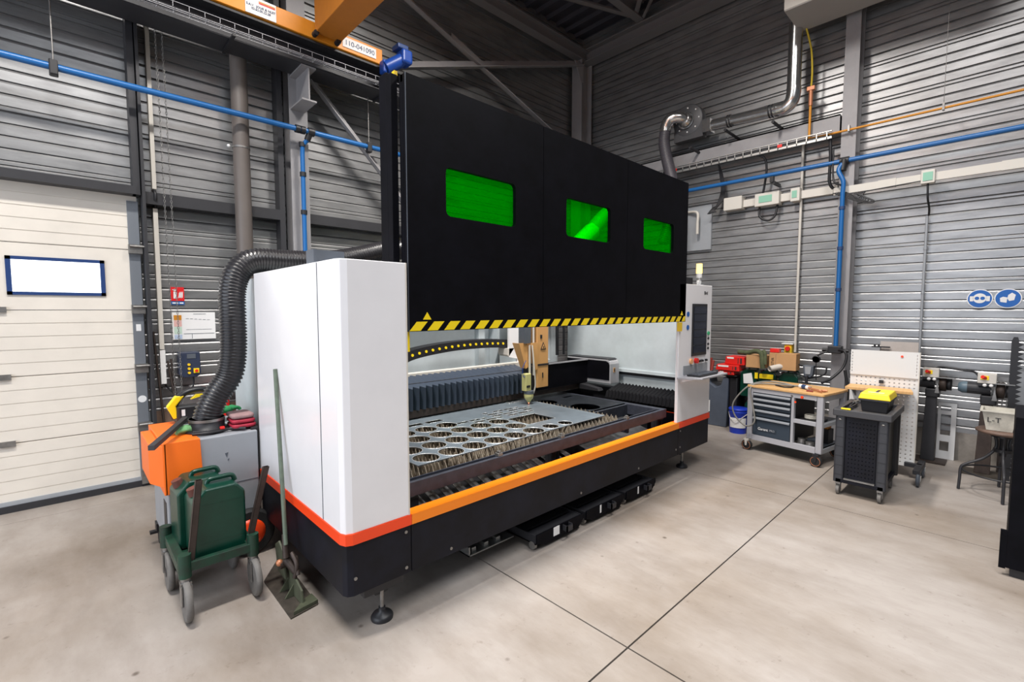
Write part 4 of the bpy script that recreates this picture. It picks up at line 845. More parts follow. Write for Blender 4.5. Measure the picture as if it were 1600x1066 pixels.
# green cart with four steel posts and two jerrycans
gc = thing('steel_trolley', 'small green steel trolley with brown corner posts carrying two jerrycans', 'trolley', (.61, 3.56, 0))
CX = [(.445, 3.30), (.815, 3.31), (.42, 3.83), (.79, 3.85)]
part('trolley_frame', MB().box(.445, .81, 3.285, 3.325, .29, .345).box(.42, .79, 3.82, 3.86, .29, .345).box(.41, .46, 3.3, 3.85, .29, .345).box(.78, .83, 3.3, 3.85, .29, .345).box(.46, .78, 3.33, 3.82, .29, .30), GREENP, gc, bev=.003)
for k, (x, y) in enumerate(CX):
    part('corner_socket', cyl((x, y, .26), (x, y, .40), .034, n=18), GREENP, gc)
    a_ = (-.15, .15)[k % 2]
    wd = (.0, 0)
    f = part('castor_fork', MB().cyl((x, y, .22), (x, y, .265), .026, n=14).box(x - .028, x + .028, y - .03, y + .03, .215, .235).box(x - .028, x - .022, y - .045, y + .02, .10, .22).box(x + .022, x + .028, y - .045, y + .02, .10, .22), SS, gc)
    yy = y - (.02 if k < 2 else .085)
    tw = part('castor_wheel', MB().lathe([(.112, -.018), (.122, -.010), (.122, .010), (.112, .018)], (x, yy, .122), 'x', 32), TREAD, gc)
    part('wheel_disc', MB().lathe([(.0001, -.021), (.03, -.021), (.035, -.012), (.105, -.012), (.105, .012), (.035, .012), (.03, .021), (.0001, .021)], (x, yy, .122), 'x', 28), BLACK, tw)
for x, y, tx, ty in ((.475, 3.325, .535, 3.31), (.79, 3.34, .905, 3.30)):
    a = Vector((x, y, .30)); b = Vector((tx, ty, .825)); mb = MB(); h = .017
    for (dx0, dx1, dy0, dy1) in ((-h, h, -h, -h + .003), (-h, h, h - .003, h), (-h, -h + .003, -h, h), (h - .003, h, -h, h)):
        vs = [c + V(dx, dy, 0) for c in (a, b) for dx, dy in ((dx0, dy0), (dx1, dy0), (dx1, dy1), (dx0, dy1))]
        mb.add(vs, [(0, 3, 2, 1), (4, 5, 6, 7), (0, 1, 5, 4), (1, 2, 6, 5), (2, 3, 7, 6), (3, 0, 4, 7)])
    part('square_post', mb, RUST, gc)
def jerrycan(label, loc, rz, group):
    t = thing('jerrycan', label, 'jerrycan', loc, rz, group=group)
    W, D, Hh = .145, .115, .44
    prof = [(-W, .02), (-W + .02, 0), (W - .02, 0), (W, .02), (W, Hh - .06), (W - .04, Hh - .01), (W - .06, Hh), (-W + .07, Hh), (-W + .06, Hh - .01), (-W, Hh - .075)]
    part('can_body', MB().prism(prof, 'y', -D, D), GREEN, t, bev=.028, seg=4, world=False)
    part('carry_handle', MB().tube(smooth_path([(-.045, 0, Hh - .01), (-.03, 0, Hh + .022), (.04, 0, Hh + .026), (.10, 0, Hh + .022), (.118, 0, Hh - .015)], 5), .015, n=10), GREEN, t, world=False)
    part('screw_cap', cyl((-W + .035, 0, Hh - .05), (-W + .02, 0, Hh - .005), .032, .03, n=18), mat('brown_cap', (.12, .04, .03), .5), t, world=False)
    part('mould_line', MB().box(-W + .03, W - .01, -D - .001, -D + .004, .10, .103).box(-W + .03, W - .01, -D - .001, -D + .004, Hh - .10, Hh - .097), GREEN, t, world=False)
    return t
jc = jerrycan('dark green plastic jerrycan standing at the front of the small trolley', (.645, 3.47, .302), .05, 'jerrycans on the green trolley')
c = copy_tree(jc); c.location = (.60, 3.71, .302); c['label'] = 'dark green jerrycan with brown cap standing behind the front one on the trolley'
# clamp foot with long lever
tp = thing('floor_lever_tool', 'olive steel lever tool with long green handle leaning on the white cabinet', 'tool', (.99, 3.27, 0))
part('base_plate', MB().prism([(.893, 2.865), (1.065, 2.895), (1.09, 3.69), (.895, 3.40)], 'z', 0, .008), PLATEST, tp)
part('curved_shoe', MB().prism([(.915, 2.88), (1.07, 2.905), (1.065, 3.0), (1.0, 2.97)], 'z', .008, .03), OLIVE, tp)
part('upright_cheek', MB().prism([(2.93, .01), (3.28, .01), (3.32, .14), (3.25, .20), (2.95, .10)], 'x', .985, .997), OLIVE, tp, bev=.002)
part('upright_cheek', MB().prism([(3.15, .10), (3.30, .10), (3.34, .27), (3.26, .32), (3.18, .27)], 'x', .955, .967), OLIVE, tp, bev=.002)
part('side_rib', MB().prism([(.93, .01), (.985, .01), (.985, .09)], 'y', 3.18, 3.19).prism([(.93, .01), (.985, .01), (.985, .09)], 'y', 3.08, 3.09), OLIVE, tp)
part('pivot_block', MB().cyl((.93, 3.17, .20), (1.02, 3.17, .20), .028, n=14).cyl((.96, 3.14, .24), (1.0, 3.08, .17), .024, n=12).tube(smooth_path([(.99, 3.12, .28), (1.0, 3.06, .22), (.985, 3.06, .14)], 4), .014).cyl((1.01, 3.10, .26), (1.0, 3.04, .16), .013), RUST, tp)
part('brass_nut', MB().sphere((.93, 3.17, .215), .022), COPPER, tp)
part('lever_socket', cyl((.955, 3.12, .26), (.965, 3.16, .40), .020, n=14), RUST, tp)
part('lever_handle', cyl((.96, 3.13, .34), (1.03, 3.46, 1.44), .014, n=14), mat('sage_green_paint', (.12, .155, .115), .5, 0, .3, 18), tp)

# ================================================================== RIGHT SIDE
# mobile workbench (own frame: x left to right, y away)
wb = thing('mobile_workbench', 'grey mobile workbench with birch top, dark drawers and open shelves', 'workbench', (6.33, 2.32 - .0, 0), 0)
ang = math.atan2(-.987, -.159); wb.location = (6.475, 2.325, 0); wb.rotation_euler = (0, 0, ang)
W, D = .90, .66
def wp(n, mb, m, par=None, **k): return part(n, mb, m, par or wb, world=False, **k)
wp('worktop', MB().prism(rrect(-.01, W + .01, -.01, D + .01, .03), 'z', .838, .865), WOOD, bev=.004)
for x, y in ((0, 0), (W - .07, 0), (0, D - .06), (W - .07, D - .06)): wp('corner_post', B(x, x + .07, y, y + .06, .15, .838), LGREY, bev=.015, seg=3)
wp('front_frame', MB().box(.07, W - .07, .005, .05, .78, .838).box(.07, W - .07, .005, .05, .15, .22).box(.55, .58, .005, .05, .22, .78).box(.58, W - .07, .005, .05, .475, .52), LGREY, bev=.002)
for z0_, z1_ in ((.77, .838), (.46, .50), (.15, .20)): wp('side_rail', B(W - .055, W - .01, .06, D - .06, z0_, z1_), GREY)
wp('side_panel', B(.01, .05, .06, D - .06, .15, .838), GREY)
wp('shelf_board', MB().box(.56, W - .03, .05, D - .02, .47, .485), GREYD); wp('shelf_board', MB().box(.56, W - .03, .05, D - .02, .185, .20), GREYD)
wp('drawer_carcass', MB().box(.07, .55, .03, D - .03, .22, .78), STEELD)
zs = [.78, .715, .65, .57, .47, .22]
for k in range(5):
    dr_ = wp('drawer', B(.085, .54, .008, .03, zs[k + 1] + .006, zs[k] - .008), mat('drawer_blue_grey', (.035, .05, .07), .45), bev=.002)
    part('drawer_grip', MB().prism([(.0, zs[k] - .012), (-.012, zs[k] - .016), (-.012, zs[k] - .036), (.0, zs[k] - .030)], 'x', .085, .54), GREY, dr_, world=False)
pl_ = wp('maker_plate', B(.15, .38, .003, .008, .29, .335), mat('maker_plate_dark', (.03, .04, .055), .5))
text('maker_lettering', 'Garant', .046, PAPER, pl_, face_neg_y(.215, .002, .312), world=False); text('maker_lettering', 'PRO', .034, GREY, pl_, face_neg_y(.33, .002, .312), world=False)
wp('orange_button', cyl((.67, .005, .80), (.67, -.005, .80), .016, n=12), REDOR); wp('lock_cylinder', cyl((.555, .004, .80), (.555, -.004, .80), .012, n=12), SS); wp('orange_tab', B(.585, .605, .0, .008, .72, .74), REDOR)
for x, y, big in ((-.02, -.02, 0), (W - .08, -.03, 1), (.0, D - .1, 0), (W - .1, D - .1, 1)):
    cs = wp('castor_wheel', MB().lathe([(.05, -.02), (.066, -.016), (.066, .016), (.05, .02)], (x + .03, y + .03, .066), 'y', 26), RUBBER)
    part('wheel_ring', tube([(x + .03 + .052 * math.cos(q * PI / 16), y + .03 - .021, .066 + .052 * math.sin(q * PI / 16)) for q in range(32)], .003, n=6, closed=True), COPPER, cs, world=False)
    part('castor_fork', MB().box(x + .0, x + .06, y + .0, y + .065, .125, .15).prism([(x + .01, .14), (x + .05, .14), (x + .04, .06), (x + .02, .06)], 'y', y - .002, y + .003), PALE if not big else BLACK, cs, world=False)
def on_bench(x, y, z=0): return wb.matrix_basis @ Vector((x, y, z))
bpy.context.view_layer.update()
def bq(pts): return [on_bench(*p) for p in pts]
# things on the bench
h1 = thing('air_hose', 'grey air hose looping off the left end of the workbench', 'hose', tuple(on_bench(.05, .2, .866)))
part('hose_run', tube(smooth_path(bq([(.45, .30, .875), (.30, .28, .90), (.12, .16, .905), (.0, .0, .84), (-.14, -.08, .62), (-.12, -.08, .45), (.02, -.06, .33), (.13, -.05, .40), (.10, -.04, .60), (.05, -.03, .80), (.08, .05, .88), (.25, .2, .885), (.6, .4, .875)])), .010), mat('hose_grey', (.22, .21, .19), .5), h1)
obj('short_hose', tube(smooth_path(bq([(.26, .20, .875), (.38, .14, .875), (.45, .18, .875), (.44, .28, .875), (.40, .34, .875)])), .009), BLACK, 'short black hose end with coupling lying on the birch worktop', 'hose')
hm = thing('torch_handle', 'copper-coloured torch handle with white and navy body on the worktop', 'torch', tuple(on_bench(.7, .2, .866)))
part('white_body', MB().cyl(on_bench(.53, .25, .895), on_bench(.57, .24, .895), .026).cyl(on_bench(.62, .22, .895), on_bench(.65, .21, .893), .024), PAPER, hm); part('navy_body', cyl(on_bench(.57, .24, .895), on_bench(.62, .22, .895), .029), INKB, hm)
part('copper_shaft', MB().cyl(on_bench(.65, .21, .892), on_bench(.84, .10, .88), .011).cyl(on_bench(.66, .24, .885), on_bench(.85, .16, .88), .009).cyl(on_bench(.78, .18, .88), on_bench(.86, .20, .885), .012), COPPER, hm)
obj('red_knife', tube(bq([(.68, .08, .875), (.75, .09, .875)]), .009), mat('dark_red', (.25, .02, .02), .5), 'dark red folding knife near the front edge of the worktop', 'knife')
# things in the shelves
obj('black_case', MB().add([on_bench(*p) for p in ((.60, .06, .486), (.82, .06, .486), (.82, .35, .486), (.60, .35, .486), (.60, .06, .52), (.82, .06, .52), (.82, .35, .52), (.60, .35, .52))], [(0, 3, 2, 1), (4, 5, 6, 7), (0, 1, 5, 4), (1, 2, 6, 5), (2, 3, 7, 6), (3, 0, 4, 7)]), BLACK, 'flat black case on the upper shelf of the workbench', 'case', bev=.006)
obj('coiled_cable', MB().tube([on_bench(.71 + .07 * math.cos(t * .35), .18 + .07 * math.sin(t * .35), .527 + .0006 * t) for t in range(70)], .008, n=6), TUBW, 'coiled pale cable lying on the black case in the upper shelf', 'cable')
for k, (x, y, nm, m_) in enumerate(((.635, .12, 'grinding_disc_box', 'grey round tin at the front left of the lower bench shelf'), (.735, .10, 'round_tin', 'brighter round tin beside the grey one on the lower bench shelf'))):
    obj('round_tin', MB().cyl(on_bench(x, y, .201), on_bench(x, y, .275 - .02 * k), .045, n=20), SS, m_, 'tin', bev=.004)
obj('angle_grinder', MB().cyl(on_bench(.66, .25, .24), on_bench(.80, .18, .29), .028, n=14).cyl(on_bench(.80, .18, .26), on_bench(.80, .18, .31), .03), GREYD, 'dark angle grinder lying behind the tins on the lower bench shelf', 'grinder')
obj('orange_box', MB().add([on_bench(*p) for p in ((.74, .4, .38), (.80, .4, .38), (.80, .5, .38), (.74, .5, .38), (.74, .4, .43), (.80, .4, .43), (.80, .5, .43), (.74, .5, .43))], [(0, 3, 2, 1), (4, 5, 6, 7), (0, 1, 5, 4), (1, 2, 6, 5), (2, 3, 7, 6), (3, 0, 4, 7)]), CRORANGE, 'small orange box on the black stand in the lower bench bay', 'box')
obj('black_stand', MB().add([on_bench(*p) for p in ((.72, .38, .20), (.82, .38, .20), (.82, .52, .20), (.72, .52, .20), (.72, .38, .378), (.82, .38, .378), (.82, .52, .378), (.72, .52, .378))], [(0, 3, 2, 1), (4, 5, 6, 7), (0, 1, 5, 4), (1, 2, 6, 5), (2, 3, 7, 6), (3, 0, 4, 7)]), BLACK, 'black block under the small orange box in the lower bench bay', 'block')

# black tool trolley
tt = thing('tool_trolley', 'black tool trolley with perforated front carrying the yellow-lidded toolbox', 'tool trolley', (5.88, .92, 0))
X0, X1, Y0, Y1 = 5.53, 6.23, .72, 1.145
part('body_shell', MB().box(X0 + .03, X1, Y0 + .06, Y1 - .06, .14, .80).box(X0, X1, Y0 + .02, Y1 - .02, .13, .17), BLACKS, tt, bev=.004)
for y in (Y0, Y1 - .085):
    p = part('corner_bumper', MB().prism(rrect(X0, X0 + .09, y, y + .085, .02), 'z', .13, .80), mat('bumper_charcoal', (.035, .037, .045), .45, 0, .15, 6), tt, bev=.004)
    mb = MB()
    for k in range(6): mb.box(X0 - .002, X0 + .02, y + .01, y + .075, .21 + k * .095, .213 + k * .095)
    part('bumper_groove', mb, BLACK, p); part('metal_clip', MB().sphere((X0 - .0, y + .045, .765), .016, (.4, 1, .5)), SS, p)
    part('corner_bumper', MB().prism(rrect(X1 - .06, X1 + .01, y, y + .085, .02), 'z', .13, .80), BLACK, tt, bev=.004)
holes = [circ(Y0 + .11 + i * .028, .22 + j * .04, .006, 8) for i in range(8) for j in range(14)]
part('perforated_front', swap_plate(holed_sheet(rect(Y0 + .09, Y1 - .09, .18, .79), holes, 0, .004), 'x', X0 + .02), BLACKS, tt)
part('side_panel', B(X0 + .10, X1 - .06, Y0 + .048, Y0 + .058, .18, .78), mat('trolley_side', (.10, .095, .085), .35, .3, .3, 6), tt)
part('side_knob', cyl((X0 + .16, Y0 + .05, .70), (X0 + .16, Y0 + .02, .70), .014), COPPER, tt)
part('silver_sill', B(X0 - .005, X0 + .02, Y0 + .09, Y1 - .09, .168, .180), SS, tt)
part('top_tray', MB().box(X0 - .02, X0 + .03, Y0 - .02, Y1 + .02, .80, .868).box(X1 - .03, X1 + .02, Y0 - .02, Y1 + .02, .80, .868).box(X0 + .03, X1 - .03, Y0 - .02, Y0 + .03, .80, .868).box(X0 + .03, X1 - .03, Y1 - .03, Y1 + .02, .80, .868).box(X0, X1, Y0, Y1, .80, .835), mat('tray_black', (.045, .045, .05), .35), tt, bev=.008)
for x in (X0 + .05, X1 - .08):
    for y in (Y0 + .05, Y1 - .04):
        c = part('castor_wheel', cyl((x, y - .013, .05), (x, y + .013, .05), .05, n=22), TREAD, tt); part('castor_fork', MB().box(x - .03, x + .03, y - .022, y + .022, .105, .132).box(x - .02, x + .02, y - .02, y - .016, .04, .11).box(x - .02, x + .02, y + .016, y + .02, .04, .11), SS, c)
tb = thing('toolbox', 'black toolbox with bright yellow lid on the black tool trolley', 'toolbox', (5.92, .88, .836))
part('box_body', MB().add([(5.76, .775, .837), (6.10, .775, .837), (6.10, .975, .837), (5.76, .975, .837), (5.745, .76, .96), (6.115, .76, .96), (6.115, .99, .96), (5.745, .99, .96)], [(0, 3, 2, 1), (4, 5, 6, 7), (0, 1, 5, 4), (1, 2, 6, 5), (2, 3, 7, 6), (3, 0, 4, 7)]), BLACK, tb, bev=.006)
part('body_rim', B(5.73, 6.13, .75, 1.0, .945, .965), BLACK, tb, bev=.004)
part('lid', MB().add([(5.725, .745, .965), (6.135, .745, .965), (6.135, 1.005, .965), (5.725, 1.005, .965), (5.745, .765, 1.025), (6.115, .765, 1.025), (6.115, .985, 1.025), (5.745, .985, 1.025)], [(0, 3, 2, 1), (4, 5, 6, 7), (0, 1, 5, 4), (1, 2, 6, 5), (2, 3, 7, 6), (3, 0, 4, 7)]), YELLOW, tb, bev=.008)
part('lid_handle', MB().box(5.86, 6.0, .865, .885, 1.02, 1.03), BLACK, tb); part('clear_lid', B(5.80, 5.85, .81, .94, 1.02, 1.026), TUBW, tb)
obj('yellow_marker', B(5.51, 5.53, 1.02, 1.10, .869, .885), YELLOW, 'small yellow block on the near rim of the black tool trolley', 'block', bev=.005)
obj('black_cable', tube(smooth_path([(5.70, 1.08, .845), (5.95, 1.06, .86), (6.1, 1.08, .855), (5.9, 1.10, .845), (5.75, 1.05, .845)]), .010), BLACK, 'black cable curled in the trolley tray beside the toolbox', 'cable')
obj('grey_pliers', MB().cyl((5.98, 1.06, .876), (6.10, 1.10, .876), .01).cyl((6.0, 1.09, .876), (6.12, 1.07, .876), .01), SS, 'steel pliers lying in the trolley tray behind the cable', 'pliers')

# white pegboard stand
pg = thing('pegboard_stand', 'white perforated tool board on castors standing behind the black trolley', 'tool board', (6.68, .95, 0))
hs_ = [circ(.675 + i * .043, .16 + j * .046, .0085, 6) for i in range(13) for j in range(17)] + [circ(.675 + i * .043, .99 + j * .042, .0085, 6) for i in range(13) for j in range(3)]
part('perforated_panel', swap_plate(holed_sheet(rect(.645, 1.255, .12, 1.10), hs_, 0, .02), 'x', 6.69), PEG, pg)
hs_ = [rect(.658, .664, 1.13 + j * .035, 1.15 + j * .035) for j in range(7)] + [rect(1.236, 1.242, 1.13 + j * .035, 1.15 + j * .035) for j in range(7)]
part('upper_panel', swap_plate(holed_sheet(rect(.645, 1.255, 1.10, 1.385), hs_, 0, .02), 'x', 6.675), PEG, pg, bev=.002)
part('panel_edge', MB().box(6.665, 6.70, .635, .645, .12, 1.385), PALE, pg)
part('edge_slot', MB().box(6.675, 6.69, .632, .636, .2, .22), HOLE, pg)
part('wooden_shelf', MB().prism([(6.36, 1.24), (6.66, 1.25), (6.66, .70), (6.42, .655)], 'z', .955, .985), WOOD, pg, bev=.003)
part('shelf_bracket', MB().prism([(6.66, .955), (6.45, .955), (6.66, .85)], 'y', 1.19, 1.20), GREYD, pg)
part('red_sticker', cyl((6.663, .79, 1.335), (6.658, .79, 1.335), .012), REDOR, pg); part('black_clip', B(6.645, 6.67, .94, .98, 1.02, 1.055), BLACK, pg)
part('foot_beam', MB().prism([(6.36, .62), (6.85, .62), (6.85, .56), (6.36, .56)], 'z', .13, .175).box(6.63, 6.68, .57, .72, .13, .175), STEELD, pg, bev=.004)
for x in (6.40, 6.80):
    c = part('castor_wheel', MB().lathe([(.06, -.016), (.075, -.010), (.075, .010), (.06, .016)], (x, .575, .075), 'y', 28), GREYD, pg); part('wheel_hub', MB().lathe([(.0001, -.018), (.04, -.017), (.042, -.012)], (x, .575, .075), 'y', 22), GREY, c); part('castor_fork', MB().prism([(x - .02, .11), (x + .03, .11), (x + .01, .06), (x - .01, .06)], 'y', .552, .556), PALE, c)
obj('pale_board', B(7.3, 7.32, .72, 1.08, 0, 1.46), mat('pale_board', (.50, .45, .42), .6, 0, .1), 'tall pale board standing behind the white pegboard', 'board')
obj('clip_bar', MB().box(7.25, 7.28, .98, 1.16, 1.385, 1.40).box(7.25, 7.28, 1.08, 1.10, 1.40, 1.42).box(7.25, 7.28, 1.12, 1.14, 1.40, 1.42).box(7.26, 7.27, 1.07, 1.075, 0, 1.385), BLACK, 'black toothed bar peeking over the top of the white pegboard', 'bar')

# pendant holder behind the bench
ph = thing('wire_arm_holder', 'dark grey bucket-shaped holder with two black wire arms behind the workbench', 'holder', (7.55, 1.9, 0))
part('shield', MB().prism([(1.97, 1.07), (1.83, 1.07), (1.845, .93), (1.87, .90), (1.93, .90), (1.955, .93)], 'x', 7.50, 7.60), GREYD, ph, bev=.012, seg=3)
part('shield_face', MB().prism([(1.94, 1.055), (1.86, 1.055), (1.87, .95), (1.93, .95)], 'x', 7.49, 7.502), GREY, ph)
part('stand_post', cyl((7.445, 1.90, 0), (7.445, 1.90, .91), .018).box(7.435, 7.52, 1.89, 1.91, .90, .93), STEELD, ph)
part('wire_arm', tube(smooth_path([(7.55, 1.90, .885), (7.54, 2.09, .97), (7.54, 2.10, 1.06), (7.54, 2.08, 1.075), (7.55, 1.97, 1.065)], 6), .010), BLACK, ph); part('wire_arm', tube(smooth_path([(7.55, 1.90, .885), (7.54, 1.72, .95), (7.54, 1.69, 1.04), (7.54, 1.71, 1.06), (7.55, 1.84, 1.05)], 6), .010), BLACK, ph)
# hose and mirror below the blue pipe
ah = thing('air_hose', 'black air hose hanging from the blue drop pipe manifold onto the bench', 'hose', (7.48, 1.5, .9))
part('hose_run', tube(smooth_path([(7.50, 1.55, 1.31), (7.46, 1.48, 1.30), (7.44, 1.45, 1.22), (7.40, 1.48, 1.08), (7.3, 1.58, .94), (7.2, 1.66, .885)]), .016), BLACK, ah)
part('hose_run', tube(smooth_path([(7.44, 1.46, 1.05), (7.44, 1.42, .8), (7.46, 1.42, .62), (7.5, 1.46, .40)]), .018), RUBBER, ah)
mr = thing('round_mirror', 'small oval inspection mirror on a black arm beside the grey column', 'mirror', (7.48, 1.80, 1.1))
part('mirror_rim', MB().lathe([(.0001, 0), (.042, 0), (.05, .01), (.05, .025)], (7.46, 1.80, 1.17), 'x', 24), BLACK, mr); part('mirror_painted_reflection', MB().lathe([(.0001, -.002), (.040, -.002)], (7.457, 1.80, 1.17), 'x', 24), mat('mirror_painted_reflection', (.62, .68, .70), .2, .2), mr)  # pale glass colour stands in for a bright reflection
part('swing_arm', MB().tube(smooth_path([(7.48, 1.79, 1.22), (7.5, 1.75, 1.25), (7.52, 1.69, 1.28), (7.53, 1.64, 1.30)]), .013).cyl((7.47, 1.80, 1.13), (7.47, 1.79, .88), .006), BLACK, mr)
for o in (mr,):
    for ch in o.children:
        if ch.name.startswith('mirror'): ch.scale = (1, 1, 1.0)

# bins, cans, boxes at the corner of the right wall
bn = thing('storage_bin', 'blue-grey plastic bin with scooped front standing next to the machine console', 'bin', (7.6, 3.1, 0))
part('bin_shell', MB().prism([(3.30, 0), (2.98, 0), (2.96, .78), (3.04, .80), (3.08, .66), (3.16, .62), (3.25, .68), (3.28, .82), (3.32, .82)], 'x', 7.45, 7.75), mat('bin_blue_grey', (.09, .11, .15), .5, 0, .2, 4), bn, bev=.012)
part('bin_label', B(7.44, 7.452, 3.24, 3.27, .22, .40), PAPER, bn)
obj('black_bin', MB().prism([(2.94, 0), (2.84, 0), (2.83, .80), (2.95, .80)], 'x', 7.46, 7.80), BLACK, 'tall black bin standing behind the blue bucket', 'bin', bev=.015)
rb = [((7.40, 7.66, 2.86, 3.12, .845, .905), 'lowest red plastic case of the stack on the black bin'), ((7.38, 7.66, 2.78, 3.14, .91, 1.0), 'middle red plastic case with white label on the black bin'), ((7.42, 7.70, 2.72, 3.02, 1.005, 1.13), 'topmost red plastic case of the stack near the console')]
for k, (b, lb) in enumerate(rb):
    t = thing('red_case', lb, 'case', ((b[0] + b[1]) / 2, (b[2] + b[3]) / 2, b[4]), group='red cases stacked on the black bin')
    part('case_body', MB().prism([(b[2], b[4]), (b[3], b[4]), (b[3] - .02, b[5]), (b[2] + .01, b[5])], 'x', b[0], b[1]), RED, t, bev=.008)
    part('case_slot', MB().box(b[0] - .002, b[0] + .004, b[2] + .04, b[2] + .065, b[4] + .02, b[5] - .02).box(b[0] - .002, b[0] + .004, b[2] + .09, b[2] + .10, b[4] + .02, b[5] - .02), HOLE, t)
    part('case_label', B(b[0] - .003, b[0], b[2] + .16, b[3] - .04, b[5] - .035, b[5] - .01), PAPER, t)
obj('bin_lid', B(7.42, 7.80, 2.83, 3.33, .822, .842), BLACK, 'black board lying across the bins under the red cases', 'board', bev=.004)
obj('red_tool', MB().cyl((7.42, 3.22, .85), (7.44, 3.20, 1.05), .02).cyl((7.5, 3.26, .85), (7.48, 3.25, 1.08), .018), mat('dull_red_tool', (.30, .05, .04), .5), 'two dull red handles standing between the console and red cases', 'tool')
cans = []
k = 0
for y, h_, lb in ((2.60, 0, 'dark green jerrycan on the lower row, just right of the black bin'), (2.30, 0, 'dark green jerrycan on the lower row behind the workbench drawers'), (2.04, 0, 'dark green jerrycan on the lower row behind the open bench shelves')):
    c = copy_tree(jc); c.location = (7.6, y, 0); c.rotation_euler = (0, 0, -PI / 2); c['label'] = lb; c['group'] = 'jerrycans stacked by the right wall'; c.scale = (.88, 1, 1.12)
for y, lb in ((2.68, 'upper dark green jerrycan with white sheet, beside the red cases'), (2.42, 'upper dark green jerrycan with yellow label, middle of the upper row'), (2.14, 'upper dark green jerrycan under the large cardboard box')):
    c = copy_tree(jc); c.location = (7.6, y, .525); c.rotation_euler = (0, 0, -PI / 2); c['label'] = lb; c['group'] = 'jerrycans stacked by the right wall'; c.scale = (.85, 1, .95)
obj('white_sheet', MB().prism([(2.74, .73), (2.60, .74), (2.63, .90), (2.75, .87)], 'x', 7.462, 7.466), PAPER, 'white paper sheet stuck on the upper left green jerrycan', 'paper'); obj('yellow_label', MB().box(7.462, 7.466, 2.33, 2.52, .83, .90), YELLOW, 'yellow label strip on the middle upper green jerrycan', 'label'); obj('yellow_label', MB().box(7.461, 7.465, 2.54, 2.585, .82, .91), YELLOW, 'narrow yellow label at the edge of the upper left jerrycan', 'label')
cbx = thing('cardboard_box', 'large closed cardboard box with printed letters on the green jerrycans', 'box', (7.6, 2.2, .98)); part('box_body', B(7.42, 7.60, 2.03, 2.38, .985, 1.225), CARD, cbx, bev=.004); text('printed_letters', 'STVR', .05, BLK, cbx, face_neg_x(7.418, 2.33, 1.10) @ Matrix.Rotation(PI / 2, 4, 'Z')); part('tape_line', B(7.418, 7.42, 2.29, 2.293, 1.0, 1.21), GREYD, cbx)
obj('cardboard_box', B(7.42, 7.72, 2.44, 2.70, .985, 1.17), CARD, 'smaller cardboard box with khaki cloth hanging over its side', 'box', bev=.004)
obj('red_box', MB().prism([(2.38, 1.23), (2.26, 1.23), (2.26, 1.285), (2.38, 1.285)], 'x', 7.44, 7.54), RED, 'small red box with white label on top of the large cardboard box', 'box', bev=.006)
obj('khaki_cloth', MB().tube(smooth_path([(7.5, 2.84, 1.20), (7.46, 2.70, 1.20), (7.42, 2.56, 1.235), (7.40, 2.48, 1.2), (7.385, 2.46, 1.08), (7.39, 2.45, .99)]), .035, n=10).tube(smooth_path([(7.42, 2.46, 1.25), (7.40, 2.43, 1.2), (7.385, 2.42, 1.05)]), .025, n=8), KHAKI, 'khaki cloth draped between the two cardboard boxes', 'cloth')
obj('paper_tube', MB().tube([(7.30, 2.33, 1.0), (7.46, 2.22, 1.035)], .042, n=20, cap=False).tube([(7.30, 2.33, 1.0), (7.46, 2.22, 1.035)], .034, n=20, cap=False), PALE, 'short white cardboard tube lying in front of the large box', 'tube')
bk = thing('plastic_bucket', 'blue plastic bucket with white label and wire handle left of the bench', 'bucket', (7.3, 2.74, 0))
part('bucket_body', MB().lathe([(.115, 0), (.13, .30), (.135, .31), (.135, .33), (.13, .335), (.125, .33), (.11, .01), (.0001, .01)], (7.3, 2.74, 0), 'z', 30), BLUE, bk); part('bucket_lid', MB().lathe([(.0001, .0), (.125, 0), (.138, .01), (.138, .03), (.125, .04), (.0001, .04)], (7.3, 2.74, .335), 'z', 30), BLUE, bk)
mb = MB(); nn = 14
vs = []
for j, z in enumerate((.09, .24)):
    for i in range(nn + 1): t = PI * .78 + i / nn * PI * .62; r = .1215 + z * .05; vs.append((7.3 + r * math.cos(t), 2.74 + r * math.sin(t), z))
mb.add(vs, [(i, i + 1, nn + 2 + i, nn + 1 + i) for i in range(nn)], True); part('bucket_label', mb, PAPER, bk)
part('wire_handle', tube(smooth_path([(7.27, 2.87, .30), (7.17, 2.80, .22), (7.15, 2.70, .21), (7.27, 2.60, .30)]), .005), PALE, bk)

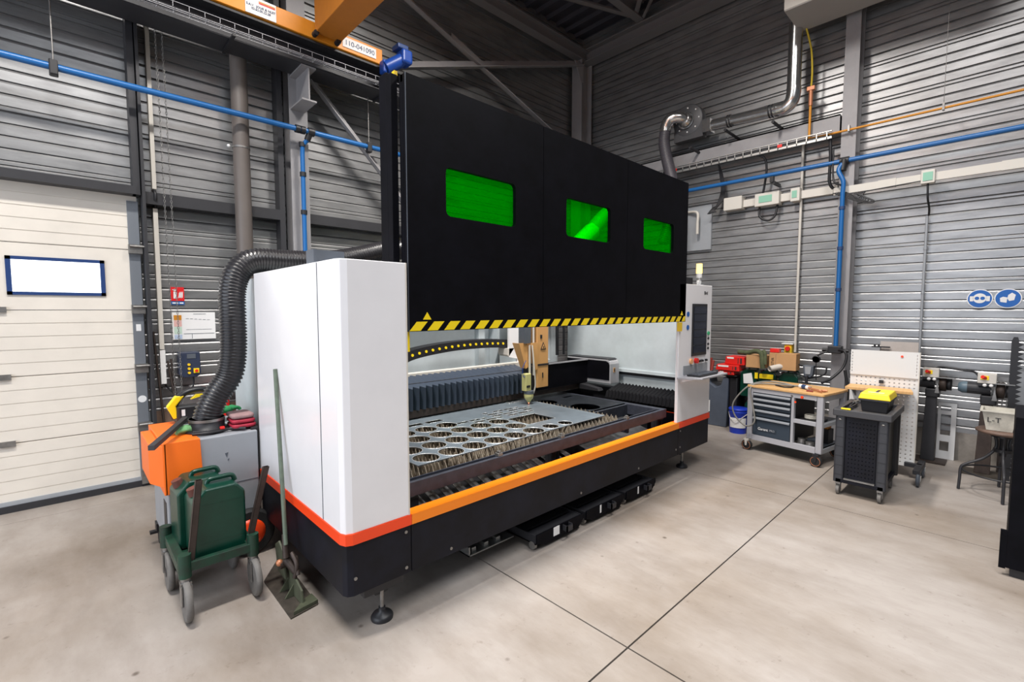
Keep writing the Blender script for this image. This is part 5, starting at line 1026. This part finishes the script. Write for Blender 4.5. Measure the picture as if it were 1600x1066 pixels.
# bench grinders on pedestals
def grinder(label, x, y, flip):
    t = thing('pedestal_grinder', label, 'grinder', (x, y, 0))
    part('base_plate', B(x - .02, x + .25, y - .16, y + .18, 0, .02), RUST if not flip else PLATEST, t)
    part('pedestal', MB().prism([(y + .075, .02), (y - .055, .02), (y - .045, .86), (y + .05, .86)], 'x', x + .05, x + .16), STEELD if not flip else RUST, t, bev=.004)
    part('saddle', MB().box(x + .03, x + .17, y - .07, y + .06, .80, .90), BLACK, t, bev=.01)
    a, b = (.22, -.02)
    m_ = part('motor', cyl((x + .1, y + .20, .97), (x + .1, y - .02, .965), .065, n=26), STEELD, t); part('motor_end_cap', MB().lathe([(.0001, .05), (.045, .045), (.066, .01), (.066, -.03)], (x + .1, y + .20, .97), 'y', 26), mat('teal_cap', (.10, .15, .19), .45), m_)
    mb = MB()
    for k in range(8): q = PI * k / 8 + PI; mb.box(x + .1 + .064 * math.cos(q) - .003, x + .1 + .064 * math.cos(q) + .003, y, y + .16, .968 + .064 * math.sin(q), .974 + .066 * math.sin(q))
    part('cooling_fin', mb, BLACK, m_)
    part('wheel_guard', MB().lathe([(.0001, -.04), (.085, -.035), (.09, -.03), (.09, .03), (.0001, .035)], (x + .1, y - .09, .965), 'y', 28), RUST, t); part('grinding_wheel', MB().lathe([(.0001, -.02), (.075, -.02), (.075, .02), (.0001, .02)], (x + .1, y - .15, .965), 'y', 28), BLACK, t)
    part('tool_rest', MB().prism([(y - .07, .86), (y - .03, .86), (y - .05, 1.0)], 'x', x - .02, x).box(x - .01, x + .05, y - .2, y - .05, 1.04, 1.05), SS, t)
    s_ = part('switch_box', MB().box(x, x + .10, y - .06, y + .09, 1.04, 1.15), PALE, t, bev=.006); part('yellow_plate', B(x - .004, x, y - .0, y + .065, 1.08, 1.125), YELLOW, s_)
    part('stop_button', MB().cyl((x, y + .03, 1.10), (x - .035, y + .05, 1.115), .018, n=18), RED, s_); part('switch_base', B(x, x + .1, y - .055, y + .085, 1.01, 1.04), BLACK, s_)
    for d in (-.02, .03): part('lamp_bulb', MB().sphere((x - .005, y + d, 1.02), .018), PAPER, s_)
    return t
grinder('pedestal grinder standing right behind the white pegboard', 7.50, .60, 0)
grinder('pedestal grinder with blue-grey motor end cap behind the white tub', 7.30, .12, 1)
obj('grinder_conduit', tube(smooth_path([(7.7, .60, 1.12), (7.82, .55, 1.14), (7.84, .35, 1.12), (7.8, .25, 1.11), (7.5, .19, 1.06), (7.42, .18, 1.0)], 6), .012), BLACK, 'black cable looping between the two pedestal grinders', 'cable')
# slotted white plate leaning on the wall
ho = [rect(.52, .415, .56, .65) if 0 else rect(.435, .53, .605, .665), rect(.432, .525, .30, .56), rect(.44, .525, .10, .22), rect(.41, .42, .63, .64), rect(.395, .403, .63, .64)]
o_ = swap_plate(holed_sheet(rect(.385, .555, 0.0, .70), ho, 0, .008), 'x', 7.84); obj('slotted_plate', o_, PAPER, 'white cut-out steel plate with window slots leaning on the wall', 'plate')
pf = swap_plate(holed_sheet(rect(-.03, .10, .60, 1.10), [rect(-.02 + .035 * i, .005 + .035 * i, .64 + .06 * j, .68 + .06 * j) for i in range(3) for j in range(7)], 0, .008), 'x', 7.55)
obj('slotted_plate', pf, SS, 'grey plate full of square holes between grinder and saw-toothed bar', 'plate'); obj('plate_leg', B(7.55, 7.57, -.02, .02, 0, .60), RUST, 'brown leg carrying the square-holed plate behind the stool', 'leg')
# saw-toothed bar
pts = [(-.03, 0), (-.03 + .0, 1.52), (-.045, 1.56), (-.075, 1.56), (-.085, 1.52)]
z = 1.50
while z > .05: pts += [(-.085, z), (-.125, z - .018), (-.085, z - .045)]; z -= .05
pts.append((-.085, 0)); obj('saw_toothed_bar', MB().prism(pts, 'x', 7.30, 7.315), BLACK, 'tall black saw-toothed bar standing upright behind the white tub', 'bar')
obj('steel_plate', B(7.6, 7.62, -.5, -.085, 0, 1.17), GREY, 'grey panel at the frame edge behind the saw-toothed bar', 'panel')
# stool and tub
st = thing('workshop_stool', 'old stool with dark wooden seat and black tubular legs', 'stool', (6.68, -.02, 0))
cx, cy = 6.68, -.02
part('seat', MB().lathe([(.0001, 0), (.18, 0), (.205, .012), (.205, .028), (.19, .038), (.0001, .04)], (cx, cy, .625), 'z', 36), WOODD, st)
part('swivel_column', MB().cyl((cx, cy, .40), (cx, cy, .625), .028).cyl((cx, cy, .44), (cx, cy, .47), .07).cyl((cx, cy, .59), (cx, cy, .625), .09), BLACK, st)
for a in (102, 184, 282, 2):
    t = math.radians(a); u = V(math.cos(t), math.sin(t), 0); c0 = V(cx, cy, 0)
    part('leg', tube(smooth_path([c0 + u * .06 + V(0, 0, .60), c0 + u * .05 + V(0, 0, .48), c0 + u * .13 + V(0, 0, .36), c0 + u * .26 + V(0, 0, .275), c0 + u * .295 + V(0, 0, .23), c0 + u * .30 + V(0, 0, .12), c0 + u * .305 + V(0, 0, .006)], 6), .013), STEELD, st)
part('foot_ring', tube([(cx + .285 * math.cos(i * PI / 20), cy + .285 * math.sin(i * PI / 20), .215) for i in range(40)], .009, closed=True), BLACK, st)
tu = thing('plastic_tub', 'dirty white rectangular tub with black letters on the stool', 'tub', (6.66, .02, .666))
a = [(6.56, -.075, .667), (6.78, -.075, .667), (6.78, .105, .667), (6.56, .105, .667)]; b = [(6.53, -.10, .86), (6.81, -.10, .86), (6.81, .14, .86), (6.53, .14, .86)]
q = [(c[0] + (.006 if c[0] < 6.67 else -.006), c[1] + (.006 if c[1] < .02 else -.006), c[2] + (.008 if c[2] < .7 else 0)) for c in a + b]
part('tub_shell', MB().add(a + b + q, [(0, 3, 2, 1), (0, 1, 5, 4), (1, 2, 6, 5), (2, 3, 7, 6), (3, 0, 4, 7), (8, 9, 10, 11), (8, 9, 13, 12), (9, 10, 14, 13), (10, 11, 15, 14), (11, 8, 12, 15), (4, 5, 13, 12), (5, 6, 14, 13), (6, 7, 15, 14), (7, 4, 12, 15)]), TUBW, tu)
part('tub_rim', MB().box(6.515, 6.535, -.115, .155, .852, .864).box(6.805, 6.825, -.115, .155, .852, .864).box(6.53, 6.81, -.115, -.095, .852, .864).box(6.53, 6.81, .135, .155, .852, .864), TUBW, tu)
text('handwritten_letters', 'L-T', .07, BLK, tu, face_neg_x(6.537, .055, .77)); part('wire_handle', tube(smooth_path([(6.6, -.105, .85), (6.53, -.11, .83), (6.5, -.09, .78)]), .004), RUST, tu)
# dark cabinet at the right frame edge
ck = thing('dark_cabinet', 'near-black steel cabinet cut off by the right edge of the photograph', 'cabinet', (4.9, -.5, 0))
part('cabinet_body', B(4.66, 5.3, -.9, -.065, .06, 1.12), BLACKP, ck, bev=.003); part('plinth', B(4.68, 5.28, -.88, -.085, 0, .06), BLACK, ck); part('side_flap', B(4.665, 4.69, -.065, -.03, .05, .32), BLACKP, ck)
